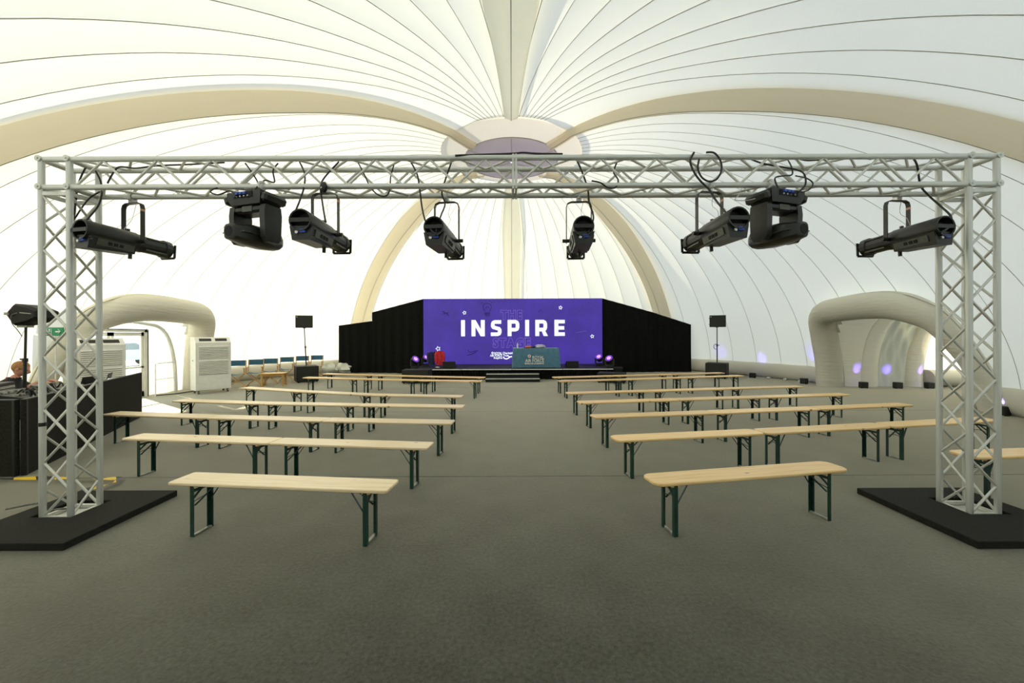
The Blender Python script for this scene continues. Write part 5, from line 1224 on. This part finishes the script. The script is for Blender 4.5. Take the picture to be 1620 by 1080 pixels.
# fingers
for sd_, s in (('l', -1), ('r', 1)):
    wx, wy, wz, _ = J['wr'+sd_]; J['pa'+sd_] = (wx-s*0.02, wy-0.07, wz, 0.034); ED.append(('wr'+sd_, 'pa'+sd_))
    for f in range(5):
        ox = (-0.04+0.02*f)*1.0; ln = [0.05, 0.065, 0.07, 0.065, 0.05][f]
        J[f'f{sd_}{f}a'] = (wx-s*0.02+ox, wy-0.07-ln*0.6, wz-0.004, 0.0095); J[f'f{sd_}{f}b'] = (wx-s*0.02+ox*1.1, wy-0.07-ln*1.25, wz-0.03, 0.008)
        ED += [('pa'+sd_, f'f{sd_}{f}a'), (f'f{sd_}{f}a', f'f{sd_}{f}b')]
def skinned(name, joints, edges, material, parent, grow=0.0, root='pelvis'):
    me = bpy.data.meshes.new(name); ks = list(joints); me.from_pydata([J[k][:3] for k in ks], [(ks.index(a), ks.index(b_)) for a, b_ in edges], []); me.update()
    ob = bpy.data.objects.new(name, me); C.objects.link(ob); md = ob.modifiers.new('skin', 'SKIN'); md.use_smooth_shade = True
    if not me.skin_vertices: me.attributes.new('skin', 'FLOAT', 'POINT')
    sv = me.skin_vertices[0].data if me.skin_vertices else None
    if sv:
        for i, k in enumerate(ks): sv[i].radius = (J[k][3]+grow, J[k][3]+grow); sv[i].use_root = (k == root)
    ss = ob.modifiers.new('sub', 'SUBSURF'); ss.levels = 2; ss.render_levels = 2
    bpy.context.view_layer.update(); me2 = bpy.data.meshes.new_from_object(ob.evaluated_get(bpy.context.evaluated_depsgraph_get()))
    bpy.data.objects.remove(ob); me2.name = name; me2.materials.clear(); me2.materials.append(MATS[material]); me2.shade_smooth()
    o2 = bpy.data.objects.new(name, me2); C.objects.link(o2); o2.parent = parent; return o2
try:
    body = skinned('body', J, ED, 'skin', per)
    def garment(name, material, test, grow):
        bm_ = body.data; keep = [p for p in bm_.polygons if all(test(bm_.vertices[i].co) for i in p.vertices)]
        ids = sorted({i for p in keep for i in p.vertices}); mp = {q: k for k, q in enumerate(ids)}
        m_ = MB().add([bm_.vertices[i].co+bm_.vertices[i].normal*grow for i in ids], [tuple(mp[i] for i in p.vertices) for p in keep])
        m_.build(name, material, per, smooth=80)
    garment('shirt', 'shirt_dark', lambda c: 0.50 < c.z < 1.095 and c.y > -0.34, 0.012)
    garment('trousers', 'navy_cloth', lambda c: 0.08 < c.z < 0.62, 0.010)
    garment('shoes', 'gear_dark', lambda c: c.z < 0.12, 0.012)
except Exception as ex:
    print('skin failed', ex)
hd = empty('head_dummy'); bpy.data.objects.remove(hd)
hc = Vector((0, -0.17, 1.22))
m = MB().ball((0, 0, 0), (0.078, 0.098, 0.118), 20, 14)
nv = []
for x, y, z in m.v:
    if z < -0.02: x *= 1-0.25*min(1, (-z-0.02)/0.09); y = y*(1-0.12*min(1, (-z-0.02)/0.09))-0.012
    if y < -0.085 and -0.035 < z < 0.02 and abs(x) < 0.018: y -= 0.022
    nv.append((x, y, z))
m.v = nv
for sx in (-1, 1):
    m.ball((sx*0.079, 0.012, -0.005), (0.012, 0.022, 0.032), 8, 6)
T = Matrix.Translation(hc) @ Matrix.Rotation(math.radians(22), 4, 'X'); m.v = [tuple(T @ Vector(v)) for v in m.v]
hdm = m.build('head', 'skin', per, smooth=70)
m = MB()
for sx in (-1, 1): m.ball((sx*0.03, -0.088, 0.008), (0.013, 0.008, 0.007), 8, 6)
m.v = [tuple(T @ Vector(v)) for v in m.v]; m.build('eyes', 'gear_dark', hdm)
m = MB().ball((0, -0.092, -0.052), (0.024, 0.008, 0.006), 8, 6); m.v = [tuple(T @ Vector(v)) for v in m.v]; m.build('mouth', 'roundel_red', hdm)
m = MB().ball((0, 0.012, 0.028), (0.088, 0.104, 0.104), 20, 12); rnd = random.Random(3)
m.v = [((x, y, z) if True else None) for x, y, z in m.v]
m.v = [(x*(1+rnd.uniform(-0.03, 0.03)), (y if y > -0.07 or z > 0.06 else -0.07), max(z, -0.015-0.05*(y > 0.02))) for x, y, z in m.v]
m.v = [tuple(T @ Vector(v)) for v in m.v]; m.build('hair', 'hair_ginger', per, smooth=70)
MB().tube([tuple(Vector((0.072*math.cos(t), -0.085+0.068*math.sin(t), 1.055-0.03*math.sin(t)*-1))) for t in [i*2*PI/18 for i in range(18)]], 0.012, 6, closed=True).build('lanyard', 'red_cloth', per)['label'] = 'red lanyard'

# ------------------------------------------------------------------ parked car outside the glazed door
car = empty('car', (-23.6, 23.6, -0.06), 0.9, 'pale blue-grey car parked outside beyond the glazed door', 'car')
prof = [(-2.1, 0.35), (-2.1, 0.75), (-1.7, 0.9), (-1.1, 0.95), (-0.5, 1.42), (0.9, 1.45), (1.6, 1.0), (2.1, 0.92), (2.15, 0.4)]
MB().prism(prof, 'y', -0.85, 0.85).build('body', 'car_paint', car, smooth=0)
for s in (-1, 1):
    MB().prism([(-0.95, 0.98), (-0.45, 1.36), (0.2, 1.38), (0.2, 0.98)], 'y', s*0.845, s*0.865).build('window', 'car_glass', car, smooth=0)
    MB().prism([(0.28, 0.98), (0.28, 1.38), (0.85, 1.38), (1.3, 1.0)], 'y', s*0.845, s*0.865).build('window', 'car_glass', car, smooth=0)
    for x in (-1.3, 1.35): MB().cyl((x, s*0.68, 0.32), (x, s*0.88, 0.32), 0.32, 20).build('wheel', 'tyre', car)
